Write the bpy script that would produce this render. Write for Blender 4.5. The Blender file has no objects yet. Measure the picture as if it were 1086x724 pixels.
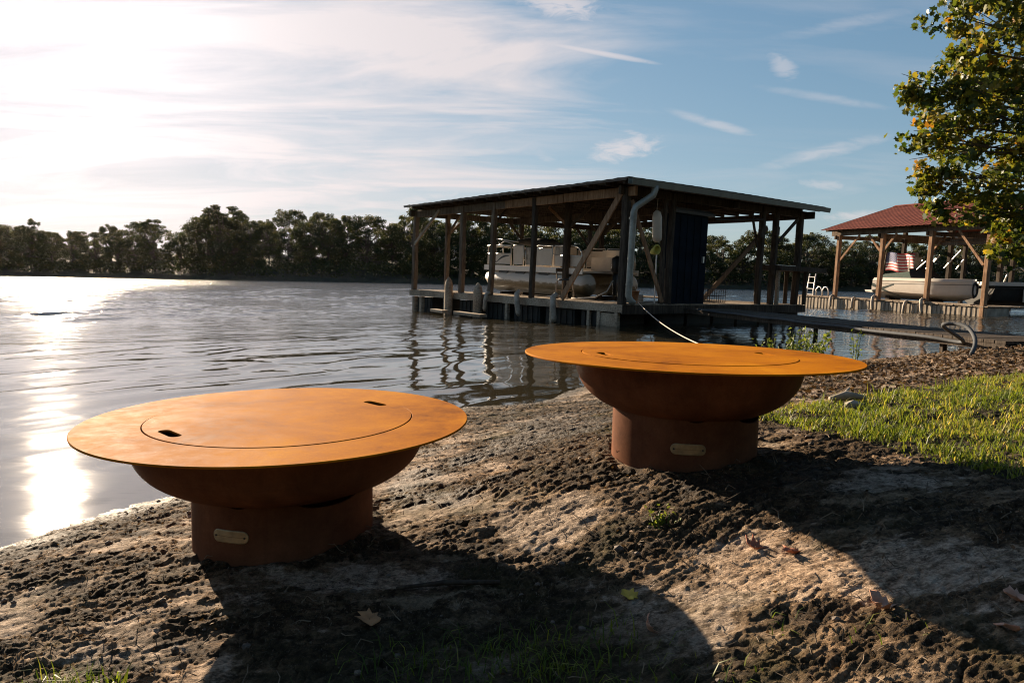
import bpy, math, random
import numpy as np
from mathutils import Vector, Matrix, Euler, noise as mnoise
from mathutils.geometry import tessellate_polygon

R = math.radians
rng = np.random.default_rng(7)
random.seed(7)
scene = bpy.context.scene
COL = scene.collection

# ------------------------------------------------------------------ camera
CAM_H = 1.0
PITCH, ROLL = R(5.006), R(1.0583)
SUN_AZ, SUN_EL = R(-34.0), R(16.0)        # azimuth from +Y towards +X
c_, s_ = math.cos(PITCH), math.sin(PITCH)
FWD = Vector((0, c_, -s_)); UP0 = Vector((0, s_, c_)); RT0 = Vector((1, 0, 0))
RT = RT0 * math.cos(ROLL) + UP0 * math.sin(ROLL)
UP = -RT0 * math.sin(ROLL) + UP0 * math.cos(ROLL)
FPX = 730.2
cam = bpy.data.cameras.new('camera')
cam.sensor_width = 36.0
cam.lens = FPX / 1086 * 36
cam.clip_start = 0.05
cam.clip_end = 6000
camo = bpy.data.objects.new('camera', cam)
COL.objects.link(camo)
M = Matrix((RT, UP, -FWD)).transposed().to_4x4()
M.translation = (0, 0, CAM_H)
camo.matrix_world = M
scene.camera = camo


def ray(px, py):
    return FWD + RT * ((px - 543) / FPX) - UP * ((py - 362) / FPX)


def at(px, py, Y):
    """survey helper: the point at depth Y seen at a place of the photograph"""
    d = ray(px, py)
    return Vector((0, 0, CAM_H)) + d * (Y / d.y)


# ------------------------------------------------------------------ numpy noise
_perm = np.random.default_rng(3).permutation(256)
_perm = np.concatenate([_perm, _perm, _perm])
_gr = np.random.default_rng(4).normal(size=(256, 2))
_gr /= np.linalg.norm(_gr, axis=1)[:, None]


def perlin(x, y):
    xi = np.floor(x).astype(np.int64); yi = np.floor(y).astype(np.int64)
    xf = x - xi; yf = y - yi
    u = xf * xf * xf * (xf * (xf * 6 - 15) + 10); v = yf * yf * yf * (yf * (yf * 6 - 15) + 10)

    def g(ix, iy, dx, dy):
        h = _perm[_perm[ix & 255] + (iy & 255)]
        return _gr[h, 0] * dx + _gr[h, 1] * dy
    n00 = g(xi, yi, xf, yf); n10 = g(xi + 1, yi, xf - 1, yf)
    n01 = g(xi, yi + 1, xf, yf - 1); n11 = g(xi + 1, yi + 1, xf - 1, yf - 1)
    return 1.5 * ((n00 * (1 - u) + n10 * u) * (1 - v) + (n01 * (1 - u) + n11 * u) * v)


def fbm(x, y, o=4, gain=.5):
    t = 0; a = 1
    for k in range(o):
        t = t + a * perlin(x * 2 ** k + 17.3 * k, y * 2 ** k - 9.1 * k); a *= gain
    return t


def ridged(x, y, o=4, gain=.5):
    t = 0; a = 1
    for k in range(o):
        t = t + a * (1 - 2 * np.abs(perlin(x * 2 ** k + 11.7 * k, y * 2 ** k + 5.3 * k))); a *= gain
    return t


def sstep(a, b, x):
    t = np.clip((np.asarray(x, float) - a) / (b - a), 0, 1)
    return t * t * (3 - 2 * t)


# ------------------------------------------------------------------ mesh helpers
def tag(o, label=None, cat=None, group=None, kind=None):
    for k, v in (('label', label), ('category', cat), ('group', group), ('kind', kind)):
        if v:
            o[k] = v
    return o


def link(name, me, mat=None, parent=None, smooth=False):
    if mat:
        me.materials.append(mat)
    if smooth:
        me.polygons.foreach_set('use_smooth', np.ones(len(me.polygons), dtype=bool))
    o = bpy.data.objects.new(name, me)
    COL.objects.link(o)
    if parent:
        o.parent = parent
    return o


def mesh_np(name, V, F):
    """V (n,3), F (m,k) with one k"""
    V = np.asarray(V, dtype=np.float32); F = np.asarray(F, dtype=np.int32)
    me = bpy.data.meshes.new(name)
    me.vertices.add(len(V)); me.vertices.foreach_set('co', V.ravel())
    m, k = F.shape
    me.loops.add(m * k); me.loops.foreach_set('vertex_index', F.ravel())
    me.polygons.add(m)
    me.polygons.foreach_set('loop_start', np.arange(0, m * k, k, dtype=np.int32))
    me.update(calc_edges=True)
    me.validate()
    return me


def empty(name, loc=(0, 0, 0), rot=(0, 0, 0)):
    o = bpy.data.objects.new(name, None)
    o.empty_display_size = .1
    o.location = loc; o.rotation_euler = rot
    COL.objects.link(o)
    return o


def copy_tree(o, parent=None):
    c = o.copy(); COL.objects.link(c)
    if parent:
        c.parent = parent
    for ch in list(o.children):
        copy_tree(ch, c)
    return c


class MB:
    def __init__(self):
        self.v = []; self.f = []

    def add(self, vs, fs):
        b = len(self.v)
        self.v += [tuple(p) for p in vs]
        self.f += [tuple(i + b for i in f) for f in fs]
        return self

    def box(self, a, b):
        x0, y0, z0 = a; x1, y1, z1 = b
        return self.add([(x0, y0, z0), (x1, y0, z0), (x1, y1, z0), (x0, y1, z0), (x0, y0, z1), (x1, y0, z1), (x1, y1, z1), (x0, y1, z1)],
                        [(0, 3, 2, 1), (4, 5, 6, 7), (0, 1, 5, 4), (1, 2, 6, 5), (2, 3, 7, 6), (3, 0, 4, 7)])

    def bar(self, p, q, w, h, up=(0, 0, 1), ch=0.0):
        """squared timber from p to q, w wide and h deep, with chamfered arrises"""
        p = Vector(p); q = Vector(q); d = (q - p).normalized()
        s = d.cross(Vector(up))
        if s.length < 1e-4:
            s = d.cross(Vector((1, 0, 0)))
        s.normalize(); t = s.cross(d).normalized()
        c = ch or min(w, h) * .08
        ring = [(-w / 2 + c, -h / 2), (w / 2 - c, -h / 2), (w / 2, -h / 2 + c), (w / 2, h / 2 - c), (w / 2 - c, h / 2), (-w / 2 + c, h / 2), (-w / 2, h / 2 - c), (-w / 2, -h / 2 + c)]
        vs = [p + s * a + t * b for a, b in ring] + [q + s * a + t * b for a, b in ring]
        fs = [tuple(range(7, -1, -1)), tuple(range(8, 16))] + [(i, (i + 1) % 8, 8 + (i + 1) % 8, 8 + i) for i in range(8)]
        return self.add(vs, fs)

    def tube(self, pts, r, n=8, cap=True):
        pts = [Vector(p) for p in pts]
        rs = r if isinstance(r, (list, tuple)) else [r] * len(pts)
        ref = None; rings = []
        for i, p in enumerate(pts):
            d = (pts[min(i + 1, len(pts) - 1)] - pts[max(i - 1, 0)]).normalized()
            if ref is None:
                ref = d.cross(Vector((0, 0, 1)))
                if ref.length < .05:
                    ref = d.cross(Vector((1, 0, 0)))
            ref = (ref - d * ref.dot(d)).normalized()
            b = d.cross(ref)
            rings.append([p + (ref * math.cos(2 * math.pi * k / n) + b * math.sin(2 * math.pi * k / n)) * rs[i] for k in range(n)])
        vs = [v for rg in rings for v in rg]; fs = []
        for i in range(len(pts) - 1):
            for k in range(n):
                fs.append((i * n + k, i * n + (k + 1) % n, (i + 1) * n + (k + 1) % n, (i + 1) * n + k))
        if cap:
            fs.append(tuple(range(n - 1, -1, -1))); fs.append(tuple((len(pts) - 1) * n + k for k in range(n)))
        return self.add(vs, fs)

    def lathe(self, prof, n=64, close=False):
        vs = []; fs = []; m = len(prof)
        for k in range(n):
            a = 2 * math.pi * k / n
            for r, z in prof:
                vs.append((r * math.cos(a), r * math.sin(a), z))
        for k in range(n):
            k2 = (k + 1) % n
            for i in range(m if close else m - 1):
                j = (i + 1) % m
                fs.append((k * m + i, k2 * m + i, k2 * m + j, k * m + j))
        return self.add(vs, fs)

    def build(self, name, mat, parent=None, smooth=False):
        me = bpy.data.meshes.new(name)
        me.from_pydata(self.v, [], self.f)
        me.update()
        return link(name, me, mat, parent, smooth)


def smooth_angle(o, deg=40):
    me = o.data
    me.polygons.foreach_set('use_smooth', np.ones(len(me.polygons), dtype=bool))
    import bmesh
    bm = bmesh.new(); bm.from_mesh(me)
    bmesh.ops.recalc_face_normals(bm, faces=bm.faces)
    for e in bm.edges:
        if len(e.link_faces) == 2 and e.calc_face_angle(0) > R(deg):
            e.smooth = False
    bm.to_mesh(me); bm.free()
    return o


# ------------------------------------------------------------------ materials
class NT:
    def __init__(self, name):
        self.m = bpy.data.materials.new(name); self.m.use_nodes = True
        self.n = self.m.node_tree.nodes; self.l = self.m.node_tree.links
        self.b = self.n['Principled BSDF']; self.out = self.n['Material Output']

    def new(self, t, **kw):
        n = self.n.new(t)
        for k, v in kw.items():
            setattr(n, k, v)
        return n

    def noise(self, vec, scale, detail=4, rough=.55, dist=0):
        n = self.new('ShaderNodeTexNoise')
        n.inputs['Scale'].default_value = scale; n.inputs['Detail'].default_value = detail
        n.inputs['Roughness'].default_value = rough; n.inputs['Distortion'].default_value = dist
        if vec is not None:
            self.l.new(vec, n.inputs['Vector'])
        return n.outputs['Fac']

    def coord(self, which='Object', scale=(1, 1, 1), rot=(0, 0, 0)):
        t = self.new('ShaderNodeTexCoord'); m = self.new('ShaderNodeMapping')
        m.inputs['Scale'].default_value = scale; m.inputs['Rotation'].default_value = rot
        self.l.new(t.outputs[which], m.inputs['Vector'])
        return m.outputs['Vector']

    def ramp(self, fac, stops):
        r = self.new('ShaderNodeValToRGB')
        el = r.color_ramp.elements
        while len(el) < len(stops):
            el.new(.5)
        for e, (p, c) in zip(el, stops):
            e.position = p; e.color = (*c, 1) if len(c) == 3 else c
        self.l.new(fac, r.inputs['Fac'])
        return r.outputs['Color']

    def maprange(self, v, a, b, c, d):
        m = self.new('ShaderNodeMapRange')
        m.inputs[1].default_value = a; m.inputs[2].default_value = b; m.inputs[3].default_value = c; m.inputs[4].default_value = d
        self.l.new(v, m.inputs[0])
        return m.outputs[0]

    def math(self, op, a, b=None, clamp=False):
        m = self.new('ShaderNodeMath', operation=op, use_clamp=clamp)
        for i, x in enumerate((a, b)):
            if x is None:
                continue
            if isinstance(x, (int, float)):
                m.inputs[i].default_value = x
            else:
                self.l.new(x, m.inputs[i])
        return m.outputs[0]

    def mix(self, fac, a, b, mode='MIX'):
        m = self.new('ShaderNodeMix', data_type='RGBA', blend_type=mode)
        for i, x in ((0, fac), (6, a), (7, b)):
            if isinstance(x, (int, float)):
                m.inputs[i].default_value = x
            elif isinstance(x, tuple):
                m.inputs[i].default_value = (*x, 1)
            else:
                self.l.new(x, m.inputs[i])
        return m.outputs[2]

    def bump(self, h, strength=.3, dist=.01):
        b = self.new('ShaderNodeBump')
        b.inputs['Strength'].default_value = strength; b.inputs['Distance'].default_value = dist
        self.l.new(h, b.inputs['Height'])
        self.l.new(b.outputs['Normal'], self.b.inputs['Normal'])
        return b

    def set(self, **kw):
        for k, v in kw.items():
            i = self.b.inputs[k.replace('_', ' ')]
            if isinstance(v, (int, float)):
                i.default_value = v
            elif isinstance(v, tuple):
                i.default_value = (*v, 1)
            else:
                self.l.new(v, i)
        return self


def simple(name, col, rough=.6, var=.35, scale=6, metallic=0.0, bump=.0, stretch=(1, 1, 1), spec=.5):
    t = NT(name)
    v = t.coord('Object', stretch)
    f = t.noise(v, scale, 5, .6)
    lo = tuple(x * (1 - var) for x in col); hi = tuple(min(1, x * (1 + var)) for x in col)
    t.set(Base_Color=t.ramp(f, [(.3, lo), (.7, hi)]), Roughness=rough, Metallic=metallic)
    t.b.inputs['Specular IOR Level'].default_value = spec
    if bump:
        t.bump(f, bump, .01)
    return t.m


def wood(name, a, b, c, rough=.85, stretch=(6, 6, .6)):
    """weathered timber: dark grain, grey weathering, stains"""
    t = NT(name)
    g = t.noise(t.coord('Object', stretch), 5, 6, .65, .4)
    s = t.noise(t.coord('Object'), 1.7, 4, .6)
    col = t.ramp(g, [(.3, a), (.5, b), (.72, c)])
    st = t.maprange(s, .35, .62, 0.35, 1.0)
    col = t.mix(1.0, col, t.ramp(st, [(0, (.45, .40, .36)), (1, (1, 1, 1))]), 'MULTIPLY')
    t.set(Base_Color=col, Roughness=rough)
    t.b.inputs['Specular IOR Level'].default_value = .1
    t.bump(g, .5, .012)
    return t.m


MAT = {}
MAT['wood_dark'] = wood('weathered_dark_timber', (.030, .024, .019), (.075, .060, .047), (.135, .11, .087))
MAT['wood_mid'] = wood('weathered_brown_timber', (.075, .055, .040), (.18, .135, .098), (.29, .225, .165))
MAT['wood_flat'] = wood('weathered_grey_plank', (.17, .13, .095), (.40, .32, .235), (.60, .50, .39), stretch=(1.2, 7, 7))
MAT['wood_red'] = wood('red_brown_timber', (.15, .088, .052), (.35, .21, .125), (.50, .33, .21))
MAT['concrete'] = simple('stained_float', (.30, .25, .19), .9, .55, 3.5, bump=.3, stretch=(1, 4, .6))
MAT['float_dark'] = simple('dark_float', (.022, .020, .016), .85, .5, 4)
MAT['roof_dark'] = simple('old_dark_roof', (.045, .040, .032), .7, .5, 3)
MAT['gutter'] = simple('dull_grey_green_gutter', (.13, .135, .105), .5, .25, 4)
MAT['pipe'] = simple('galvanised_downspout', (.25, .26, .235), .45, .35, 5, .25)
MAT['blue'] = simple('navy_sheet_metal', (.005, .010, .018), .8, .5, 2.5, spec=.08)
MAT['steel'] = simple('dull_aluminium', (.55, .53, .50), .38, .15, 8, .6)
MAT['white'] = simple('off_white_gelcoat', (.76, .71, .64), .28, .06, 3)
MAT['cream'] = simple('cream_panel', (.60, .52, .43), .4, .10, 4)
MAT['pontoon'] = None
MAT['black'] = simple('black_plastic', (.018, .018, .018), .5, .3, 8)
MAT['canvas'] = simple('dark_canvas', (.035, .034, .032), .9, .4, 12, bump=.3)
MAT['green_canvas'] = simple('dark_green_canvas', (.018, .045, .034), .85, .35, 9, bump=.4)
MAT['rope'] = simple('pale_rope', (.42, .38, .32), .9, .3, 60)
MAT['hose'] = simple('grey_hose', (.045, .05, .055), .85, .25, 20)
MAT['bumper'] = simple('stained_bumper', (.36, .31, .25), .7, .5, 7)
MAT['yellow'] = simple('yellow_float', (.55, .50, .10), .6, .2, 8)
MAT['orange'] = simple('faded_orange_plastic', (.45, .20, .09), .6, .3, 6)

# pontoon tube: aluminium above, brown algae stain below
t = NT('pontoon_with_waterline')
sep = t.new('ShaderNodeSeparateXYZ'); t.l.new(t.coord('Object'), sep.inputs[0])
n = t.noise(t.coord('Object', (2, 2, 5)), 3, 5, .65)
hgt = t.math('ADD', sep.outputs[2], t.math('MULTIPLY', t.math('SUBTRACT', n, .5), .22))
t.set(Base_Color=t.ramp(t.maprange(hgt, .10, .60, 0, 1), [(0, (.035, .03, .015)), (.35, (.10, .075, .035)), (.52, (.22, .17, .10)), (.60, (.58, .54, .48))]), Roughness=.5)
MAT['pontoon'] = t.m

# corrugated red metal roof
t = NT('red_metal_roof')
n = t.noise(t.coord('Object', (1, 1, 1)), 2.2, 5, .6)
t.set(Base_Color=t.ramp(n, [(.3, (.13, .034, .022)), (.7, (.25, .070, .043))]), Roughness=.8)
t.b.inputs['Specular IOR Level'].default_value = .12
MAT['roof_red'] = t.m

# rusted weathering steel
def corten(name, c0, c1, c2, c3, rough=(.68, .85), gscale=1.0):
    t = NT(name)
    v = t.coord('Object', (1, 1, 1))
    a = t.noise(v, 2.6 * gscale, 5, .6, .6)
    b = t.noise(v, 14 * gscale, 6, .7, .3)
    fine = t.noise(v, 160, 4, .7)
    mixf = t.math('ADD', t.math('MULTIPLY', a, .65), t.math('MULTIPLY', b, .35))
    col = t.ramp(mixf, [(.36, c0), (.45, c1), (.55, c2), (.65, c3)])
    scr = t.noise(t.coord('Object', (2.0, 90, 2.0), (0, 0, R(27))), 1.6, 3, .6, .15)
    col = t.mix(t.maprange(scr, .70, .76, 0, .30), col, c3)
    spots = t.noise(v, 7.5, 6, .75, .2)
    col = t.mix(t.maprange(spots, .60, .72, 0, .45), col, c0)
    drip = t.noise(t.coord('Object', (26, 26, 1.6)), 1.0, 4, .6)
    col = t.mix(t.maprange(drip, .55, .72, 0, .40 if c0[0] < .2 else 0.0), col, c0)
    col = t.mix(.35, col, t.ramp(fine, [(.35, (.62, .55, .50)), (.65, (1.0, 1.0, 1.0))]), 'MULTIPLY')
    # faint circular brush marks around the centre
    sp = t.new('ShaderNodeSeparateXYZ'); t.l.new(v, sp.inputs[0])
    rad = t.math('SQRT', t.math('ADD', t.math('MULTIPLY', sp.outputs[0], sp.outputs[0]), t.math('MULTIPLY', sp.outputs[1], sp.outputs[1])))
    w = t.new('ShaderNodeTexNoise', noise_dimensions='1D'); w.inputs['Scale'].default_value = 90; w.inputs['Detail'].default_value = 3
    t.l.new(rad, w.inputs['W'])
    col = t.mix(.22, col, t.ramp(w.outputs['Fac'], [(.35, (.80, .76, .72)), (.65, (1.0, 1.0, 1.0))]), 'MULTIPLY')
    t.set(Base_Color=col, Roughness=t.maprange(b, .3, .7, rough[0], rough[1]))
    t.b.inputs['Specular IOR Level'].default_value = .02
    t.bump(t.math('ADD', t.math('MULTIPLY', fine, .6), t.math('MULTIPLY', b, .4)), .12, .002)
    return t.m


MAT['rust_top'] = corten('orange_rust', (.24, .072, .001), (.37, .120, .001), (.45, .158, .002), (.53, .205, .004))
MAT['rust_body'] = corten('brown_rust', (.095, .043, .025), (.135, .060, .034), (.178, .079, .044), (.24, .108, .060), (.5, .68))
MAT['brass'] = simple('brushed_brass', (.34, .27, .16), .5, .25, 40, .55, bump=.2)

# ------------------------------------------------------------------ world
SUNDIR = Vector((math.sin(SUN_AZ) * math.cos(SUN_EL), math.cos(SUN_AZ) * math.cos(SUN_EL), math.sin(SUN_EL)))
w = bpy.data.worlds.new('World'); scene.world = w; w.use_nodes = True
wt = w.node_tree; wn = wt.nodes; wl = wt.links


class WN(NT):
    def __init__(self):
        self.n = wn; self.l = wl


W = WN()
bg = wn['Background']
sky = wn.new('ShaderNodeTexSky'); sky.sky_type = 'NISHITA'; sky.sun_disc = False
sky.sun_elevation = SUN_EL; sky.sun_rotation = SUN_AZ
sky.altitude = 100; sky.air_density = 1.0; sky.dust_density = 0.35; sky.ozone_density = 1.2
SKY_K = .05
tc = wn.new('ShaderNodeTexCoord')
D = tc.outputs['Generated']
sp = wn.new('ShaderNodeSeparateXYZ'); wl.new(D, sp.inputs[0])
dx, dy, dz = sp.outputs
dot = wn.new('ShaderNodeVectorMath'); dot.operation = 'DOT_PRODUCT'
wl.new(D, dot.inputs[0]); dot.inputs[1].default_value = SUNDIR
cs = W.math('MAXIMUM', dot.outputs['Value'], 0.0)
# cloud sheet coordinates: where the view direction meets a layer overhead
zz = W.math('ADD', W.math('MAXIMUM', dz, 0.0), .10)
cx = W.math('DIVIDE', dx, zz); cy = W.math('DIVIDE', dy, zz)
cv = wn.new('ShaderNodeCombineXYZ'); wl.new(cx, cv.inputs[0]); wl.new(cy, cv.inputs[1])
mp = wn.new('ShaderNodeMapping'); mp.inputs['Rotation'].default_value = (0, 0, R(24)); mp.inputs['Scale'].default_value = (.55, 1.5, 1)
wl.new(cv.outputs[0], mp.inputs[0])
cn1 = W.noise(mp.outputs[0], 1.1, 9, .60, .55)
mp2 = wn.new('ShaderNodeMapping'); mp2.inputs['Rotation'].default_value = (0, 0, R(-12)); mp2.inputs['Scale'].default_value = (.30, 1.3, 1); mp2.inputs['Location'].default_value = (3.1, 1.7, 0)
wl.new(cv.outputs[0], mp2.inputs[0])
cn2 = W.noise(mp2.outputs[0], .8, 8, .62, .9)
# more cirrus on the sun's side of the sky
sunside = W.maprange(dot.outputs['Value'], .70, .985, 0.0, 1.0)
cov = W.math('ADD', W.math('MULTIPLY', sunside, .15), -.03)
cl = W.math('MULTIPLY', W.maprange(W.math('ADD', cn1, cov), .48, .68, 0, 1), .85)
cl2 = W.math('MULTIPLY', W.maprange(W.math('ADD', cn2, cov), .54, .80, 0, 1), .45)
cloud = W.math('MAXIMUM', cl, cl2)
cloud = W.math('MULTIPLY', cloud, W.maprange(sunside, 0, .5, .22, 1.0))
# single wisps and contrails at their places in the sky: tangent coordinates a = x/y, b = z/y
yy = W.math('MAXIMUM', dy, .05)
ta = W.math('DIVIDE', dx, yy); tb = W.math('DIVIDE', dz, yy)
front = W.maprange(dy, .1, .3, 0, 1)
tv = wn.new('ShaderNodeCombineXYZ'); wl.new(ta, tv.inputs[0]); wl.new(tb, tv.inputs[1])
mp4 = wn.new('ShaderNodeMapping'); mp4.inputs['Rotation'].default_value = (0, 0, R(-8)); mp4.inputs['Scale'].default_value = (16, 44, 1)
wl.new(tv.outputs[0], mp4.inputs[0])
wispn = W.noise(mp4.outputs[0], 1.3, 8, .68, .9)
mp3 = wn.new('ShaderNodeMapping'); mp3.inputs['Rotation'].default_value = (0, 0, R(12)); mp3.inputs['Scale'].default_value = (16, 60, 1)
wl.new(tv.outputs[0], mp3.inputs[0])
streakn = W.noise(mp3.outputs[0], 1.0, 6, .65, .6)


def wisp(px0, py0, px1, py1, half, amp, lo=.40, hi=.62, src=None):
    """elongated cloud from one place in the sky to another; half = half width (in hundredths)"""
    global cloud
    p = ray(px0, py0); q = ray(px1, py1)
    a0, b0, a1, b1 = p.x / p.y, p.z / p.y, q.x / q.y, q.z / q.y
    L = math.hypot(a1 - a0, b1 - b0); ux, uy = (a1 - a0) / L, (b1 - b0) / L
    ca, cb = (a0 + a1) / 2, (b0 + b1) / 2
    da = W.math('SUBTRACT', ta, ca); db = W.math('SUBTRACT', tb, cb)
    u = W.math('ADD', W.math('MULTIPLY', da, ux), W.math('MULTIPLY', db, uy))
    v = W.math('SUBTRACT', W.math('MULTIPLY', db, ux), W.math('MULTIPLY', da, uy))
    u = W.math('DIVIDE', u, L / 2); v = W.math('DIVIDE', v, half)
    r2 = W.math('ADD', W.math('MULTIPLY', u, u), W.math('MULTIPLY', v, v))
    body = W.math('SUBTRACT', 1.0, r2, True)
    e = W.math('ADD', src or wispn, W.math('MULTIPLY', W.math('SUBTRACT', body, .6), .26))
    m = W.math('MULTIPLY', W.maprange(e, lo, hi, 0, 1), W.math('MULTIPLY', W.math('POWER', body, .9), amp * .9))
    cloud = W.math('MAXIMUM', cloud, m)


wisp(535, -8, 655, 18, .030, .75)
wisp(535, 38, 705, 69, .0055, .8, .15, .42)
wisp(608, 168, 716, 148, .024, .75)
wisp(655, 138, 690, 145, .006, .5)
wisp(812, 54, 848, 86, .020, .40)
wisp(700, 115, 815, 148, .009, .42, .3, .6, streakn)
wisp(790, 182, 960, 140, .013, .42, .3, .65, streakn)
wisp(838, 193, 915, 199, .010, .40)
wisp(860, 232, 945, 226, .010, .55)
wisp(790, 90, 960, 118, .008, .25, .3, .65, streakn)
wisp(560, 160, 600, 178, .008, .25)
wisp(380, 165, 670, 82, .015, .30, .3, .7, streakn)
wisp(335, 20, 362, 180, .022, .50, .3, .7)
wisp(280, 205, 480, 175, .022, .60)
wisp(395, 218, 520, 200, .010, .55)
wisp(575, 178, 625, 183, .004, .4)
wisp(800, 45, 1000, 5, .012, .22, .3, .65, streakn)
cloud = W.math('MULTIPLY', cloud, W.maprange(dz, 0.0, .05, .35, 1))
# cloud light: pinkish white, far brighter near the sun (forward scattering)
fw = W.math('POWER', cs, 14.0); fw2 = W.math('POWER', cs, 60.0)
cb_ = W.math('ADD', W.math('ADD', 5.3, W.math('MULTIPLY', fw, 1.6)), W.math('MULTIPLY', fw2, 3.0))
ccol = wn.new('ShaderNodeVectorMath'); ccol.operation = 'SCALE'; ccol.inputs[0].default_value = (1.0, .90, .89)
wl.new(cb_, ccol.inputs['Scale'])
# grade of the clear sky and the thin veil that scatters round the sun
skyc = W.mix(1.0, sky.outputs[0], (.76, 1.04, 1.27), 'MULTIPLY')
veil = wn.new('ShaderNodeVectorMath'); veil.operation = 'SCALE'; veil.inputs[0].default_value = (1.0, .90, .86)
wl.new(W.math('ADD', W.math('MULTIPLY', W.math('POWER', cs, 9.0), .7), W.math('MULTIPLY', fw2, 4.0)), veil.inputs['Scale'])
skyv = W.mix(1.0, skyc, veil.outputs[0], 'ADD')
# thick bright air near the sun saturates: c / (1 + c / k)
dv = wn.new('ShaderNodeVectorMath'); dv.operation = 'DIVIDE'; wl.new(skyv, dv.inputs[0]); dv.inputs[1].default_value = (8.0, 7.1, 7.45)
ad = wn.new('ShaderNodeVectorMath'); ad.operation = 'ADD'; wl.new(dv.outputs[0], ad.inputs[0]); ad.inputs[1].default_value = (1, 1, 1)
sh_ = wn.new('ShaderNodeVectorMath'); sh_.operation = 'DIVIDE'; wl.new(skyv, sh_.inputs[0]); wl.new(ad.outputs[0], sh_.inputs[1])
fin = W.mix(cloud, sh_.outputs[0], ccol.outputs[0])
wl.new(fin, bg.inputs['Color']); bg.inputs['Strength'].default_value = SKY_K

sl = bpy.data.lights.new('sun', 'SUN'); sl.energy = 5.0; sl.angle = R(.53); sl.color = (1.0, .80, .58)
so = bpy.data.objects.new('sun', sl); COL.objects.link(so)
so.rotation_euler = SUNDIR.to_track_quat('Z', 'Y').to_euler()

# ------------------------------------------------------------------ ground
CTRL = np.array([
    # around the two pits
    (-.742, 2.23, .150), (-.95, 2.05, .142), (-.5, 2.4, .156), (-.55, 2.0, .165), (-.9, 2.45, .138),
    (.648, 2.542, .372), (.4, 2.5, .355), (.9, 2.6, .385), (.65, 2.25, .37), (.65, 2.85, .365),
    # waterline
    (-2.8, .8, 0), (-2.2, 1.75, 0), (-1.85, 2.43, 0), (-1.78, 2.63, 0), (-1.67, 2.9, 0), (-1.52, 3.09, 0), (-1.15, 4.1, 0), (-.65, 5.11, 0), (-.35, 5.37, 0),
    (.14, 5.59, 0), (.5, 6.26, 0), (.94, 6.98, 0), (2.0, 8.0, .0), (3.3, 8.6, .0), (4.5, 9.2, 0), (6.2, 9.9, 0), (9, 11, 0), (13, 13, 0), (-3.6, -1, 0), (-5, -4, 0),
    # under water
    (-3, 4, -.3), (-2.6, 2.6, -.16), (-1.6, 4.6, -.2), (0, 7.5, -.28), (0, 10, -.6), (-5, 1, -.5), (4, 13, -.6), (10, 16, -.8), (-7, 6, -.8), (2, 10, -.3), (6.5, 12, -.3), (-7, -3, -.5), (-6, 14, -1),
    # land
    (.1, 1.35, .172), (-.4, 1.2, .15), (.0, 1.8, .185), (.2, 1.62, .20), (.5, 1.3, .265), (-1.0, 1.3, .12), (-1.6, 1.5, .07), (1.09, 1.4, .425), (1.0, 1.15, .40), (.75, 1.8, .345), (1.45, 1.9, .44), (1.97, 2.6, .44), (2.0, 3.6, .42), (1.2, 3.5, .37), (0.0, 3.3, .21), (-.6, 3.6, .10), (.3, 4.4, .15),
    (1.2, 5.0, .20), (2.2, 5.3, .27), (3.2, 6.0, .30), (3.74, 7.0, .20), (4.73, 7.1, .33), (5.4, 7.6, .36), (3.0, 4.4, .44), (4.5, 4.7, .50), (7, 6, .62), (8, 8, .50), (10, 9, .45), (2.0, 6.6, .17),
    (0, 0, .30), (-1.5, 0, .20), (2, 0, .55), (0, -3, .6), (-3, -4, .3), (4, -3, .9), (5, 1, .75), (9, 2, .95), (12, 6, .8), (9, -6, 1.2), (14, 9.5, .55),
])


def tps_fit(P, lam=2e-3):
    n = len(P); d = np.linalg.norm(P[:, None, :2] - P[None, :, :2], axis=2)
    K = np.where(d > 0, d * d * np.log(d + 1e-9), 0) + lam * np.eye(n)
    A = np.zeros((n + 3, n + 3)); A[:n, :n] = K; A[:n, n] = 1; A[:n, n + 1:] = P[:, :2]; A[n, :n] = 1; A[n + 1:, :n] = P[:, :2].T
    return np.linalg.solve(A, np.concatenate([P[:, 2], np.zeros(3)]))


TW = tps_fit(CTRL)


def base_z(x, y):
    x = np.asarray(x, float); y = np.asarray(y, float)
    shp = x.shape; x = x.ravel(); y = y.ravel()
    z = np.full(len(x), TW[-3]) + TW[-2] * x + TW[-1] * y
    for (px, py, _), k in zip(CTRL, TW[:-3]):
        d2 = (x - px) ** 2 + (y - py) ** 2
        z += k * .5 * d2 * np.log(d2 + 1e-12)
    far = np.maximum(np.abs(x - 2) - 12, np.maximum(y - 13, -8 - y))
    k = sstep(0, 5, far)
    lim = np.where((y > 12) | (x < -5), -1.5, .9)
    z = np.clip(z, -1.5, 1.3) * (1 - k) + lim * k
    # unseen rise added behind the camera to hold back sky light
    z = z + 8.0 * sstep(-2.2, -9, y) * sstep(-6, -2, x) + 7 * sstep(-9, -26, y) * sstep(-8, -2, x)
    return z.reshape(shp)


def terrace(f, n):
    s = f * n; k = np.floor(s); q = s - k
    return (k + sstep(.62, 1.0, q)) / n


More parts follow.
